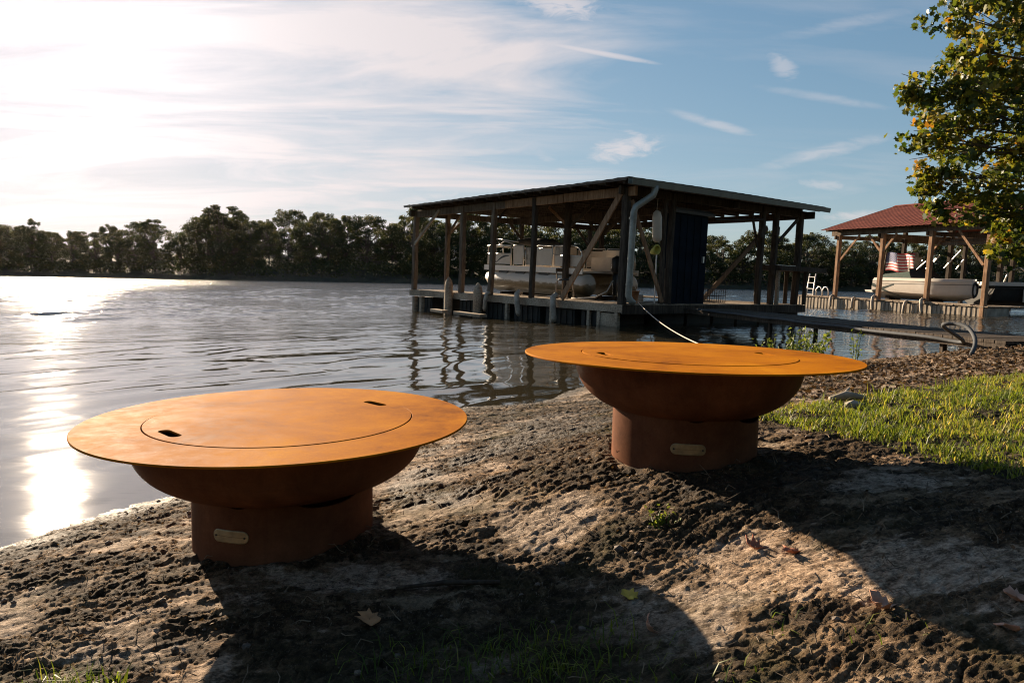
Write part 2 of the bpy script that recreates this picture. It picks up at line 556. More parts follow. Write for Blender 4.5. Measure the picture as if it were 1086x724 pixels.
CRUST_SPOTS = [(-.28, 2.75, .35, .30, .30), (.30, 1.95, .38, .22, .34), (.75, 1.55, .42, .20, .30), (1.05, 1.3, .55, .22, .38), (-1.2, 2.0, .5, .35, .10), (.05, 3.0, .35, .5, -.25), (.62, 3.1, .5, .4, -.30),
               (.62, 1.92, .16, .16, -.40), (.15, 4.6, .8, .8, -.28), (1.3, 2.0, .5, .25, -.15), (-.55, 3.4, .4, .5, -.18), (1.2, 3.0, .4, .4, -.2), (.85, 1.85, .14, .12, -.3), (.62, 2.5, .5, .42, -.38), (-.3, 2.25, .14, .2, .15), (-1.15, 1.75, .55, .45, .17), (-.3, 3.3, .5, .5, .08), (1.2, 1.55, .4, .2, .1)]


def crust(x, y):
    """> 0: worn pale rock; < 0: dark crumbled, mossy soil"""
    c = .75 * fbm(x * 1.9 + 1.3, y * 2.8 + 4.1, 6, .66) - .015
    for cx, cy, sx, sy, k in CRUST_SPOTS:
        c = c + k * np.exp(-((x - cx) / sx) ** 2 - ((y - cy) / sy) ** 2)
    return c


def detail(x, y):
    """flaky, trodden river rock and dried mud: thin strata ledges, cracks and crumbs"""
    a = R(20); u = x * math.cos(a) + y * math.sin(a); v = -x * math.sin(a) + y * math.cos(a)
    wx = .06 * fbm(x * 2.3, y * 2.3, 3); wv = v + wx
    st = fbm(u * 1.3, wv * 4.4, 5, .55)
    led = terrace(st, 5.0)                                      # broken ledges
    flake = terrace(fbm(u * 7 + 3, wv * 20, 4, .6), 4.0)
    fine = ridged(u * 19, wv * 46, 3, .62)
    crack = -np.maximum(0, 1 - np.abs(fbm(u * 2.6 + 20, wv * 6.5 - 8, 4, .6)) * 12)
    pits = np.minimum(0, fbm(x * 11 + 3, y * 15 + 9, 3, .6) + .40)
    clod = np.maximum(0, fbm(x * 23 - 5, y * 27 + 4, 3, .6) - .05)
    grit = fbm(x * 70, y * 70, 2, .7)
    cr = crust(x, y)
    rough = .80 - .50 * sstep(.02, .30, cr) + .05 * sstep(-.05, -.35, cr)
    return .0085 * led + rough * (0.0080 * flake + .0052 * fine + .015 * crack + .0075 * pits + .0022 * clod + .0036 * grit)


def ground_z(x, y, full=True):
    z = base_z(x, y)
    d = detail(x, y)
    # worn flat where the pits stand
    for px, py in ((-.742, 2.23), (.648, 2.542)):
        rr = np.hypot(x - px, y - py)
        d = d * (.25 + .75 * sstep(.25, .33, rr))
        z = z + .020 * np.exp(-((rr - .292) / .028) ** 2) * np.clip(.35 + fbm(x * 9 + 2, y * 9, 3), 0, 1.2)     # soil gathered round the foot
    d = d * (.35 + .65 * sstep(-.02, .07, z))
    return z + d


def rows(a, b, k, mn):
    y = [a]
    while y[-1] < b:
        y.append(y[-1] + max(mn, abs(y[-1]) * k))
    return y


ys = np.array([-60, -30, -14, -7, -4, -2.4, -1.4, -.7, -.2, .2, .5, .7] + rows(.85, 14, .0034, .003) + [15, 16.5, 19, 24, 35, 60])
NCOL = 640
uu = np.linspace(-1, 1, NCOL)
uu = np.concatenate([[-9, -3.5, -1.8, -1.25], uu, [1.25, 1.8, 3.5, 9]])
YY, UU = np.meshgrid(ys, uu, indexing='ij')
XX = .12 * np.clip(YY, 0, 14) + UU * (.35 + .80 * np.clip(YY, .8, 15))
XX = np.where(np.abs(UU) > 1, XX + np.sign(UU) * (np.abs(UU) - 1) * 9, XX)
ZZ = ground_z(XX, YY)
nr, nc = YY.shape
V = np.stack([XX, YY, ZZ], -1).reshape(-1, 3)
idx = np.arange(nr * nc).reshape(nr, nc)
F = np.stack([idx[:-1, :-1], idx[:-1, 1:], idx[1:, 1:], idx[1:, :-1]], -1).reshape(-1, 4)
me = mesh_np('ground', V, F)


def in_grass(x, y):
    """0..1: where the lawn stands on the bank"""
    e = .10 * fbm(x * 2.2, y * 2.2, 3) + .05 * fbm(x * 9, y * 9, 2)
    lo = np.interp(x, [.9, 1.15, 1.35, 1.5, 1.75, 2.4, 4, 9], [3.35, 3.05, 2.52, 2.02, 1.68, 1.5, 1.3, .8])
    hi = np.interp(x, [.9, 1.2, 1.5, 2.0, 2.6, 3.3, 5, 9], [3.3, 3.42, 3.5, 3.78, 4.12, 4.5, 4.9, 6.4])
    return sstep(-.10, .14, np.minimum(y - lo, hi - y) + e)


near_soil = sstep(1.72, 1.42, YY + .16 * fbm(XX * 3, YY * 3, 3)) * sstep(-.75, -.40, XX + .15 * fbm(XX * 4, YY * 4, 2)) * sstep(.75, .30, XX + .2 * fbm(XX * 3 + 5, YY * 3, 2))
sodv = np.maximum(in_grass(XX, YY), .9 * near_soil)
att = me.attributes.new('sod', 'FLOAT', 'POINT'); att.data.foreach_set('value', sodv.ravel().astype(np.float32))
att = me.attributes.new('crust', 'FLOAT', 'POINT'); att.data.foreach_set('value', crust(XX, YY).ravel().astype(np.float32))
att = me.attributes.new('added_hill', 'FLOAT', 'POINT'); att.data.foreach_set('value', sstep(-.6, -2.0, YY).ravel().astype(np.float32))
wet = 1 - sstep(.0, .07, ZZ + .03 * fbm(XX * 3, YY * 3, 3))
wet = np.maximum(wet, .65 * sstep(.1, .35, fbm(XX * 1.7 + 2, YY * 1.7 - 4, 3) - .8 * np.hypot((XX - .35) / .9, (YY - 3.6) / 1.4) + .55))
att = me.attributes.new('wet', 'FLOAT', 'POINT'); att.data.foreach_set('value', wet.ravel().astype(np.float32))

t = NT('river_bank_mud')
v = t.coord('Object')
vs_ = t.coord('Object', (1, 3.2, 1), (0, 0, R(-22)))
big = t.noise(v, 1.1, 6, .62, .4)
mid = t.noise(vs_, 4.5, 7, .65, .5)
fin_ = t.noise(v, 38, 6, .72, .2)
grit = t.noise(v, 210, 3, .7)
acr = t.new('ShaderNodeAttribute', attribute_name='crust').outputs['Fac']
edge = t.math('ADD', acr, t.math('ADD', t.math('MULTIPLY', t.math('SUBTRACT', mid, .5), .9), t.math('MULTIPLY', t.math('SUBTRACT', fin_, .5), .55)))
brown = t.ramp(mid, [(.33, (.036, .024, .013)), (.44, (.105, .070, .040)), (.54, (.235, .160, .096)), (.66, (.42, .305, .20))])
darks = t.ramp(fin_, [(.34, (.018, .012, .007)), (.48, (.060, .040, .021)), (.60, (.125, .084, .045)), (.72, (.27, .19, .115))])
pales = t.ramp(fin_, [(.34, (.20, .14, .095)), (.50, (.48, .37, .275)), (.70, (.66, .55, .44))])
col = t.mix(t.maprange(edge, -.02, -.20, 0, 1), brown, darks)
col = t.mix(t.maprange(edge, .20, .42, 0, .9), col, pales)
col = t.mix(.6, col, t.ramp(fin_, [(.32, (.35, .32, .29)), (.52, (1, 1, 1)), (.7, (1.25, 1.2, 1.15))]), 'MULTIPLY')
col = t.mix(.45, col, t.ramp(grit, [(.35, (.45, .42, .40)), (.6, (1.1, 1.1, 1.1))]), 'MULTIPLY')
fib = t.noise(t.coord('Object', (1, 2.6, 1), (0, 0, R(-30))), 62, 5, .75, .8)
col = t.mix(t.math('MULTIPLY', t.maprange(fib, .485, .56, 0, 1), t.maprange(mid, .36, .60, .85, .35)), col, (.020, .014, .009))
fib2 = t.noise(t.coord('Object', (2.2, 1, 1), (0, 0, R(-15))), 85, 4, .7, .5)
col = t.mix(t.maprange(fib2, .60, .68, 0, .6), col, (.42, .34, .27))
ochre = t.maprange(t.noise(v, 1.9, 5, .65), .50, .66, 0, .30)
col = t.mix(ochre, col, t.mix(1.0, col, (1.25, .92, .55), 'MULTIPLY'))
moss = t.maprange(t.noise(v, 2.7, 5, .7), .54, .68, 0, .55)
col = t.mix(moss, col, (.055, .050, .016))
aw = t.new('ShaderNodeAttribute', attribute_name='wet').outputs['Fac']
asd = t.new('ShaderNodeAttribute', attribute_name='sod').outputs['Fac']
col = t.mix(t.math('MULTIPLY', aw, .72), col, (.022, .017, .012))
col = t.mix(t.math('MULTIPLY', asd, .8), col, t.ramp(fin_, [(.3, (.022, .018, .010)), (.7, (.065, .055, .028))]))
col = t.mix(t.new('ShaderNodeAttribute', attribute_name='added_hill').outputs['Fac'], col, t.ramp(big, [(.3, (.010, .014, .006)), (.7, (.022, .026, .010))]))  # added rise behind the camera is coloured dark so it bounces little light
rgh = t.math('SUBTRACT', .92, t.math('MULTIPLY', aw, t.maprange(fin_, .3, .7, .48, .22)))
t.set(Base_Color=col, Roughness=rgh)
t.b.inputs['Specular IOR Level'].default_value = .16
t.bump(t.math('ADD', t.math('ADD', t.math('MULTIPLY', fin_, .8), t.math('MULTIPLY', grit, .22)), t.math('MULTIPLY', fib, -.45)), 1.0, .018)
g = link('ground', me, t.m, smooth=True)
tag(g, kind='structure')


def gz(x, y):
    return float(ground_z(np.array([float(x)]), np.array([float(y)]))[0])


# ------------------------------------------------------------------ water
ys = np.array([-80, -40, -20, -10, -5, -2, -.5, .6] + rows(1.2, 85, .0042, .016) + [90, 97, 106, 118, 132, 148, 166, 190, 230])
uu = np.linspace(-1, 1, 520)
uu = np.concatenate([[-5, -3, -2, -1.5], uu, [1.5, 2, 3, 5]])
YY, UU = np.meshgrid(ys, uu, indexing='ij')
XX = UU * (2.2 + .86 * np.clip(YY, .5, 100))
XX = np.where(np.abs(UU) > 1, XX + np.sign(UU) * (np.abs(UU) - 1) * 12, XX)


def waves(x, y):
    w1 = fbm(x * .33, y * .33, 2)
    w2 = fbm(x * .8 + 9, y * .8 - 3, 2)
    env = .30 + .70 * sstep(-.45, .5, fbm(x * .16 + 3, y * .12 + 8, 3))
    rr = np.hypot(x, y)
    h = 0
    for i, (lam, ang, amp, ph, wk) in enumerate(((.68, -33, .0052, 0, 1.1), (.97, -26, .0080, 1.7, .9), (.50, -42, .0034, 4.1, 1.2), (.36, -22, .0019, 2.2, 1.4), (1.6, -48, .0100, .4, .7), (.86, 84, .0046, 3.3, 1.2), (.42, 62, .0017, .9, 1.4), (2.6, -70, .014, 2.0, .6), (.58, -29, .0042, 5.2, 1.0), (.78, -38, .0058, 2.9, 1.0), (.30, -35, .0014, 1.1, 1.3))):
        k = 2 * math.pi / lam
        ph_ = k * (x * math.cos(R(ang)) + y * math.sin(R(ang))) + ph + wk * (2.2 * w1 + 1.3 * w2)
        gate = .30 + .70 * sstep(-.3, .35, perlin(x * .55 / lam + 7 * i, y * .30 / lam - 3 * i))   # short crested
        h = h + amp * gate * (1 - sstep(15 * lam / .4, 32 * lam / .4, rr)) * np.exp(1.7 * (np.cos(ph_) - 1))
    return h * env


dist = np.hypot(XX, YY)
calm = sstep(2.0, 7.5, YY + .25 * XX)               # the water lies smoother in the shallows by the bank
lee = 1 - .45 * np.exp(-(((XX - .8) / 3.0) ** 2 + ((YY - 10) / 4.5) ** 2))
inlet = 1 - .6 * sstep(3, 6, XX) * (1 - sstep(16, 24, YY))
amp = 1.35 * (.42 + .58 * calm) * (1 + 1.3 * sstep(8, 19, dist) + 1.2 * sstep(22, 45, dist)) * lee * inlet * (1 - sstep(68, 88, dist))
ZZ = waves(XX, YY) * amp
nr, nc = YY.shape
V = np.stack([XX, YY, ZZ], -1).reshape(-1, 3)
idx = np.arange(nr * nc).reshape(nr, nc)
F = np.stack([idx[:-1, :-1], idx[:-1, 1:], idx[1:, 1:], idx[1:, :-1]], -1).reshape(-1, 4)
me = mesh_np('water', V, F)
t = NT('lake_water')
v = t.coord('Object', (.22, 1.5, 1), (0, 0, R(4)))
n1 = t.noise(v, 2.2, 4, .6, .4)
n2 = t.noise(t.coord('Object', (.35, 1.4, 1)), 9, 3, .55, .3)
geo = t.new('ShaderNodeNewGeometry')
ln = t.new('ShaderNodeVectorMath', operation='LENGTH'); t.l.new(geo.outputs['Position'], ln.inputs[0])
farf = t.maprange(ln.outputs['Value'], 9, 80, 0, 1)
hh = t.math('ADD', t.math('MULTIPLY', n1, t.maprange(farf, 0, 1, .0, 6.0)), t.math('MULTIPLY', n2, .012))
t.set(Base_Color=(.034, .028, .016), Roughness=t.maprange(farf, 0, 1, .045, .10), IOR=1.85)
t.bump(hh, .55, .10)
wo = link('water', me, t.m, smooth=True)
tag(wo, kind='structure')

# ------------------------------------------------------------------ far bank
xs = np.linspace(-420, 420, 180)
fy = 176 + 5 * np.sin(xs * .021) + 4 * np.sin(xs * .057 + 1) - 42 * sstep(75, 190, xs)


def bank_y(x):
    return float(np.interp(x, xs, fy))


prof = [(-2, -1.0), (0, .05), (.8, .7), (3, 1.2), (10, 2.8), (30, 7.0), (120, 9)]
V = []
for x, y in zip(xs, fy):
    for k, (o, z) in enumerate(prof):
        V.append((x * (1 + .6 * (o / 700)), y + o + .6 * math.sin(x * .9 + k), z + (.35 * math.sin(x * .31 + k * 2) if z > .5 else 0)))
m = len(prof)
F = [(i * m + k, i * m + m + k, i * m + m + k + 1, i * m + k + 1) for i in range(len(xs) - 1) for k in range(m - 1)]
fb = link('far_bank', mesh_np('far_bank', V, F), simple('dark_bank_soil', (.022, .024, .012), .95, .5, .6), smooth=True)
tag(fb, kind='structure')


# ------------------------------------------------------------------ foliage
def leaf_mat(name, cols, trans=.35, rough=.6):
    t = NT(name)
    a = t.new('ShaderNodeAttribute', attribute_name='tone').outputs['Fac']
    col = t.ramp(a, cols)
    t.set(Base_Color=col, Roughness=rough)
    t.b.inputs['Specular IOR Level'].default_value = .3
    tr = t.new('ShaderNodeBsdfTranslucent')
    t.l.new(t.mix(1.0, col, (1.25, 1.15, .55), 'MULTIPLY'), tr.inputs[0])
    mx = t.new('ShaderNodeMixShader'); mx.inputs[0].default_value = trans
    t.l.new(t.b.outputs[0], mx.inputs[1]); t.l.new(tr.outputs[0], mx.inputs[2]); t.l.new(mx.outputs[0], t.out.inputs[0])
    return t.m


MAT['far_leaf'] = leaf_mat('far_tree_leaves', [(0, (.020, .032, .010)), (.5, (.042, .055, .017)), (1, (.095, .09, .027))], .28)
MAT['near_leaf'] = leaf_mat('turning_maple_leaves', [(0, (.032, .062, .013)), (.40, (.085, .108, .020)), (.68, (.17, .165, .028)), (.92, (.32, .235, .035)), (1, (.30, .15, .03))], .46, .45)
MAT['weed_leaf'] = leaf_mat('weed_leaves', [(0, (.05, .085, .016)), (1, (.16, .20, .045))], .4)
MAT['grass'] = leaf_mat('lawn_blades', [(0, (.06, .10, .014)), (.45, (.15, .20, .028)), (.8, (.28, .28, .06)), (1, (.42, .34, .13))], .5, .5)
MAT['litter'] = leaf_mat('dead_leaf_litter', [(0, (.035, .022, .013)), (.5, (.13, .075, .04)), (.85, (.26, .16, .09)), (1, (.42, .33, .24))], .12, .8)
MAT['bark'] = simple('rough_bark', (.07, .055, .042), .95, .5, 8, bump=.8, stretch=(3, 3, .5))
MAT['dead_leaf'] = simple('dry_brown_leaf', (.40, .20, .085), .7, .35, 30)
MAT['dead_leaf_red'] = simple('dry_red_leaf', (.34, .11, .055), .7, .35, 30)
MAT['dead_leaf_pale'] = simple('dry_pale_leaf', (.50, .26, .17), .7, .3, 30)
MAT['dead_leaf_yellow'] = simple('dry_yellow_leaf', (.52, .36, .05), .65, .3, 30)
MAT['drift'] = simple('bleached_driftwood', (.30, .245, .185), .85, .35, 14, bump=.5)


def unit(n, g):
    a = g.normal(size=(n, 3)); return a / np.linalg.norm(a, axis=1)[:, None]


def leaf_cards(P, size, g, droop=0.0, aspect=.75):
    """one small folded four-corner leaf face (two triangles) at every point"""
    n = len(P)
    d = unit(n, g); d[:, 2] -= droop; d /= np.linalg.norm(d, axis=1)[:, None]
    s = np.cross(d, unit(n, g)); s /= np.linalg.norm(s, axis=1)[:, None] + 1e-9
    nrm = np.cross(d, s)
    L = (size * (.6 + .8 * g.random(n)))[:, None]
    a = P - d * L * .5; b = P + d * L * .5
    k = L * aspect * .5
    l = P + s * k + nrm * L * .14; r = P - s * k + nrm * L * .14
    V = np.stack([a, l, b, r], 1).reshape(-1, 3)
    i = np.arange(n)[:, None] * 4
    F = np.concatenate([i + np.array([[0, 1, 2]]), i + np.array([[0, 2, 3]])], 0)
    return V, F


def set_tone(me, vals):
    a = me.attributes.new('tone', 'FLOAT', 'POINT'); a.data.foreach_set('value', np.asarray(vals, dtype=np.float32))


def far_tree_meshes(seed, H, Wd, nblob, nleaf, leaf, base=.18, open_=.0):
    """unit-less crown of leaf clumps spread over limbs, plus a forked trunk"""
    g = np.random.default_rng(seed)
    mb = MB()
    mb.tube([(0, 0, -.5), (.1 * g.normal(), .1 * g.normal(), H * .25), (.25 * g.normal(), .25 * g.normal(), H * .55), (.3 * g.normal(), .2 * g.normal(), H * .8)], [H * .022, H * .017, H * .012, H * .004], 7)
    cs = []
    for k in range(nblob):
        t_ = g.random() ** .8
        z = H * (base + (1 - base) * t_) * .96
        env = math.sin(math.pi * min(1, (.10 + .86 * t_))) ** .6
        a = g.random() * 2 * math.pi; rr = Wd * .5 * env * (.35 + .65 * math.sqrt(g.random()))
        c = np.array([rr * math.cos(a), rr * math.sin(a), z])
        rad = Wd * (.055 + .085 * g.random()) * (1 - .35 * t_)
        cs.append((c, rad))
        if k % 2 == 0:
            z0 = H * (.2 + .5 * g.random()); z0 = min(z0, z * .9)
            mb.tube([(0, 0, z0), tuple(np.array([0, 0, z0]) * .4 + c * .6 + np.array([0, 0, -.04 * H])), tuple(c)], [H * .008, H * .005, H * .0025], 5)
    P = []; T = []
    tot = sum(r ** 2 for _, r in cs)
    for c, r in cs:
        m = int(nleaf * r * r / tot)
        q = unit(m, g) * (r * (.25 + .95 * g.random(m) ** .8))[:, None] * np.array([1.15, 1.15, .75])
        P.append(c + q)
        T.append(np.clip(.45 + .22 * g.normal() + .16 * g.normal(size=m), 0, 1))
    P = np.concatenate(P); T = np.concatenate(T)
    V, F = leaf_cards(P, np.full(len(P), leaf), g, 0, .9)
    cm = mesh_np('crown', V, F); set_tone(cm, np.repeat(T, 4))
    tm = bpy.data.meshes.new('trunk'); tm.from_pydata(mb.v, [], mb.f); tm.update()
    return cm, tm


variants = []
for k, (W_, nb, nl, bs) in enumerate(((12, 70, 5200, .10), (10, 60, 4600, .16), (14, 80, 6000, .08), (9, 44, 3000, .22), (11, 64, 5000, .12), (13, 60, 4600, .10), (8, 34, 1900, .30))):
    variants.append(far_tree_meshes(100 + k, 16.0, W_, nb, int(nl * 2.7), .30, bs))
protos = []
for cm, tm in variants:
    r = empty('leafy_tree'); cm.materials.append(MAT['far_leaf']); tm.materials.append(MAT['bark'])
    for nm, me_ in (('crown', cm), ('trunk', tm)):
        o = bpy.data.objects.new(nm, me_); COL.objects.link(o); o.parent = r
    protos.append(r)
used = set()
TOPX = [-60, 0, 35, 60, 85, 115, 150, 178, 190, 205, 225, 245, 262, 290, 330, 372, 402, 430, 470, 560, 640, 690, 760, 790, 845, 870, 900, 960, 1086, 1200]
TOPY = [232, 234, 231, 243, 239, 237, 232, 238, 243, 228, 221, 216, 228, 222, 218, 222, 227, 221, 224, 228, 236, 242, 242, 244, 238, 239, 248, 250, 250, 250]


def horizon_y(px):
    return 288.0 + .0184 * px


def plant(px, depth, hs, var, label, group, rz):
    d = ray(px, horizon_y(px)); x = d.x / d.y * depth
    r = protos[var] if var not in used else copy_tree(protos[var])
    used.add(var)
    y = max(depth, bank_y(x) + 2.0)
    topy = np.interp(px, TOPX, TOPY)
    h = (at(px, topy, y).z - .9) * hs
    s = h / 16.0
    wq = (.75 + .62 * random.random() ** 1.5)
    r.location = (d.x / d.y * y, y, .9); r.rotation_euler = (0, 0, rz); r.scale = (s * wq, s * wq, s)
    r['label'] = label; r['category'] = 'tree'; r['group'] = group
    return r


x = -42
k = 0
while x < 1180:
    v_ = random.choice([0, 1, 2, 4, 5, 0, 2])
    side = 'left of the boathouses' if x < 440 else ('seen through the dark boathouse' if x < 735 else 'behind the red roof')
    if not (183 < x < 197):
        plant(x, 180 + 4 * random.random(), .68 + .40 * random.random(), v_, 'dark leafy tree on the far shore ' + side, 'far shore trees ' + side, random.random() * 6)
    x += 17 + 9 * random.random()
x = -30
while x < 1150:
    if not (176 < x < 204):
        side = 'left of the boathouses' if x < 440 else ('seen through the dark boathouse' if x < 735 else 'behind the red roof')
        plant(x, 196 + 12 * random.random(), .84 + .16 * random.random(), random.choice([0, 2, 4, 5]), 'dark leafy tree on the far shore ' + side, 'far shore trees ' + side, random.random() * 6)
    x += 26 + 12 * random.random()
plant(238, 181, 1.03, 1, 'tallest rounded tree of the far shore, left of the boathouses', 'tall far shore tree', 1.0)
plant(192, 183, .80, 6, 'thin tree with sky showing through it on the far shore', 'thin far shore tree', 2.0)
plant(36, 182, 1.02, 3, 'tree with a round lone head above the leftmost treetops', 'round headed far shore tree', .4)
for i_, r in enumerate(protos):
    if i_ not in used:
        for ch in list(r.children):
            bpy.data.objects.remove(ch)
        bpy.data.objects.remove(r)

# brush along the far waterline
g = np.random.default_rng(55)
n = 30000
bx = g.uniform(-190, 230, n); byy = np.interp(bx, xs, fy) + 1.2 + 11 * g.random(n)
hgt_ = 2.4 + 2.2 * (fbm(bx * .11, byy * .05, 3) + .5)
P = np.stack([bx, byy, .4 + np.clip(hgt_, .8, 6) * g.random(n) ** .8 * 1.25], 1)
V, F = leaf_cards(P, np.full(n, .55), g, 0, .9)
me = mesh_np('undergrowth', V, F); set_tone(me, np.repeat(np.clip(.35 + .2 * g.normal(size=n), 0, 1), 4))
tag(link('undergrowth', me, MAT['far_leaf']), 'dark brush massed under the trees along the far waterline', 'undergrowth', kind='stuff')

# ------------------------------------------------------------------ fire pits
def pit_parts(root, plaque_deg, slot_deg, lid_r, slot_r, bowl_r, bowl_p, base_r, base_top):
    RIM_Z = .398
    # ring plate, slightly raised at the outside like a shallow dish edge
    mb = MB()
    ri, ro, th = lid_r + .0035, .600, .006
    mb.lathe([(ri, RIM_Z - th), (ri, RIM_Z - .001), (ri + .001, RIM_Z), (ro - .002, RIM_Z), (ro, RIM_Z - .002), (ro, RIM_Z - th + .001), (ro - .001, RIM_Z - th)], 160, True)
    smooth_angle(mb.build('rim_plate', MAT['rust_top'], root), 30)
    # bowl, spherical cap hung from the plate
    prof = []
    for k in range(25):
        q = 1 - (1 - k / 24 * .985) ** 1.5
        prof.append((bowl_r * max(0, 1 - q ** bowl_p) ** (1 / 2.4), RIM_Z - .0075 - .23 * q))
    prof.append((.02, RIM_Z - .0075 - .2305))
    inner = [(r * .975 if r > .05 else r, z + .006) for r, z in reversed(prof)]
    mb = MB(); mb.lathe(prof + inner, 120, True)
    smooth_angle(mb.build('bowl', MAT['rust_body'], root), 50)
    # lid with two hand slots
    ro = lid_r; n = 160
    outer = [Vector((ro * math.cos(2 * math.pi * k / n), ro * math.sin(2 * math.pi * k / n), 0)) for k in range(n)]
    loops = [outer]
    for s in (0, math.pi):
        a = R(slot_deg) + s; hl, hw = .040, .0175
        cxx, cyy = slot_r * math.cos(a), slot_r * math.sin(a); pa = a + math.pi / 2
        lp = []
        for sg, off in ((1, 0), (-1, math.pi)):
            for k in range(11):
                th_ = pa - math.pi / 2 + off + math.pi * k / 10
                lp.append(Vector((cxx + sg * hl * math.cos(pa) + hw * math.cos(th_), cyy + sg * hl * math.sin(pa) + hw * math.sin(th_), 0)))
        loops.append(lp[::-1])
    tris = tessellate_polygon(loops)
    flat = [p for lp in loops for p in lp]
    zt, zb = RIM_Z + .0015, RIM_Z - .0045
    N = len(flat)
    vs = [(p.x, p.y, zt) for p in flat] + [(p.x, p.y, zb) for p in flat]
    fs = []
    for a, b, c in tris:
        nrm = (flat[b] - flat[a]).cross(flat[c] - flat[a]).z
        tri = (a, b, c) if nrm > 0 else (a, c, b)
        fs.append(tri); fs.append(tuple(N + i for i in reversed(tri)))
    b0 = 0
    for lp in loops:
        m_ = len(lp)
        for k in range(m_):
            i, j = b0 + k, b0 + (k + 1) % m_
            fs.append((i, N + i, N + j, j))
        b0 += m_
    mb = MB(); mb.add(vs, fs)
    mb.build('lid', MAT['rust_top'], root)
    # round base; its top edge is cut with air gaps under the bowl
    n = 144; ro, ri = base_r, base_r - .006
    mb = MB(); vs = []
    pd = R(plaque_deg)
    for k in range(n):
        a = 2 * math.pi * k / n
        top = base_top
        for ga, gw, gd in ((pd + R(5), R(7), .014), (pd + R(62), R(23), .026), (pd + R(180), R(23), .026), (pd + R(240), R(23), .026)):
            d = abs((a - ga + math.pi) % (2 * math.pi) - math.pi)
            if d < gw:
                top -= gd * math.sqrt(max(0, 1 - (d / gw) ** 2))
        ca, sa = math.cos(a), math.sin(a)
        vs += [(ro * ca, ro * sa, -.03), (ro * ca, ro * sa, top - .0012), ((ro - .0012) * ca, (ro - .0012) * sa, top), (ri * ca, ri * sa, top), (ri * ca, ri * sa, -.03)]
    fs = []
    for k in range(n):
        for i in range(5):
            j = (i + 1) % 5; k2 = (k + 1) % n
            fs.append((k * 5 + i, k2 * 5 + i, k2 * 5 + j, k * 5 + j))
    mb.add(vs, fs)
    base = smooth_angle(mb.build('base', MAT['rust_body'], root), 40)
    # brass plate bent to the base, two rivet holes
    hl, hh, rr = .060, .0195, base_r + .002
    mb = MB(); vs = []; fs = []
    outl = []
    for k in range(13):
        th_ = -math.pi / 2 + math.pi * k / 12
        outl.append((hl - hh + hh * math.cos(th_), hh * math.sin(th_)))
    outl += [((hl - hh) * (1 - 2 * k / 12), hh) for k in range(1, 12)]
    for k in range(13):
        th_ = math.pi / 2 + math.pi * k / 12
        outl.append((-(hl - hh) + hh * math.cos(th_), hh * math.sin(th_)))
    outl += [(-(hl - hh) * (1 - 2 * k / 12), -hh) for k in range(1, 12)]
    m = len(outl)
    grid = []
    frs = (1.0, .985, .8, .55, .3, .02)
    for fr in frs:
        rad = rr + (.0004 if fr < .99 else -.0022)
        for (s_x, s_z) in outl:
            # shrink only the height, so that the plate follows the curve of the base
            q_x = s_x * (1.0 if fr > .99 else .985)
            aa = pd + q_x / rr
            grid.append((rad * math.cos(aa), rad * math.sin(aa), .098 + s_z * fr))
    for q in range(len(frs) - 1):
        for k in range(m):
            fs.append((q * m + k, q * m + (k + 1) % m, (q + 1) * m + (k + 1) % m, (q + 1) * m + k))
    mb.add(grid, fs)
    pl = mb.build('name_plate', MAT['brass'], base, True)
    for s in (-1, 1):
        aa = pd + s * .048 / rr
        mb = MB()
        cxx, cyy = (rr + .0003) * math.cos(aa), (rr + .0016) * math.sin(aa)
        mb.tube([(cxx, cyy, .098), (cxx + .0012 * math.cos(aa), cyy + .0012 * math.sin(aa), .098)], .0032, 10)
        mb.build('rivet', MAT['black'], base)


PL, PR = (-.742, 2.2295), (.648, 2.5424)
camdirL = math.degrees(math.atan2(-PL[1], -PL[0])); camdirR = math.degrees(math.atan2(-PR[1], -PR[0]))
p1 = empty('fire_pit', (PL[0], PL[1], 1 - .4575 - .398), (R(.26), R(-.1), 0)); pit_parts(p1, camdirL - 33, 47, .412, .360, .455, 3.0, .284, .196)
tag(p1, 'rusted steel fire pit with flat round lid, nearer one on the left by the water', 'fire pit', 'rusted fire pits on the bank')
p2 = empty('fire_pit', (PR[0], PR[1], 1 - .2584 - .398), (R(-.6), R(.18), 0)); pit_parts(p2, camdirR + 4, 12, .386, .322, .410, 2.5, .264, .204)
tag(p2, 'rusted steel fire pit with flat round lid, farther one on the right by the grass', 'fire pit', 'rusted fire pits on the bank')
#--PART2--

# ------------------------------------------------------------------ dark boathouse
H1 = empty('boathouse', (2.35, 15.0, 0), (R(.90), R(.50), math.atan2(.64, .77)))
tag(H1, 'open weathered timber boathouse with dark flat roof and grey downspout, over the water', 'boathouse')
bpy.context.view_layer.update()
M1 = H1.matrix_basis.copy()


def w1(r, l, z):
    return M1 @ Vector((r, l, z))


def roof_z(r, l):
    return 3.20 + .017 * r - .011 * l + .02 * math.sin(l * .9 + 1) * math.sin(r * .5)


# decks: planks side by side
def planks(mb, x0, x1, y0, y1, z, along='x', wd=.14, gap=.012, th=.035, seed=1):
    g = random.Random(seed)
    a, b = (y0, y1) if along == 'x' else (x0, x1)
    p = a
    while p < b - .02:
        q = min(p + wd, b); dz = g.uniform(-.004, .004); e = g.uniform(0, .02)
        if along == 'x':
            mb.box((x0 - e, p, z - th + dz), (x1 + e, q - gap, z + dz))
        else:
            mb.box((p, y0 - e, z - th + dz), (q - gap, y1 + e, z + dz))
        p = q


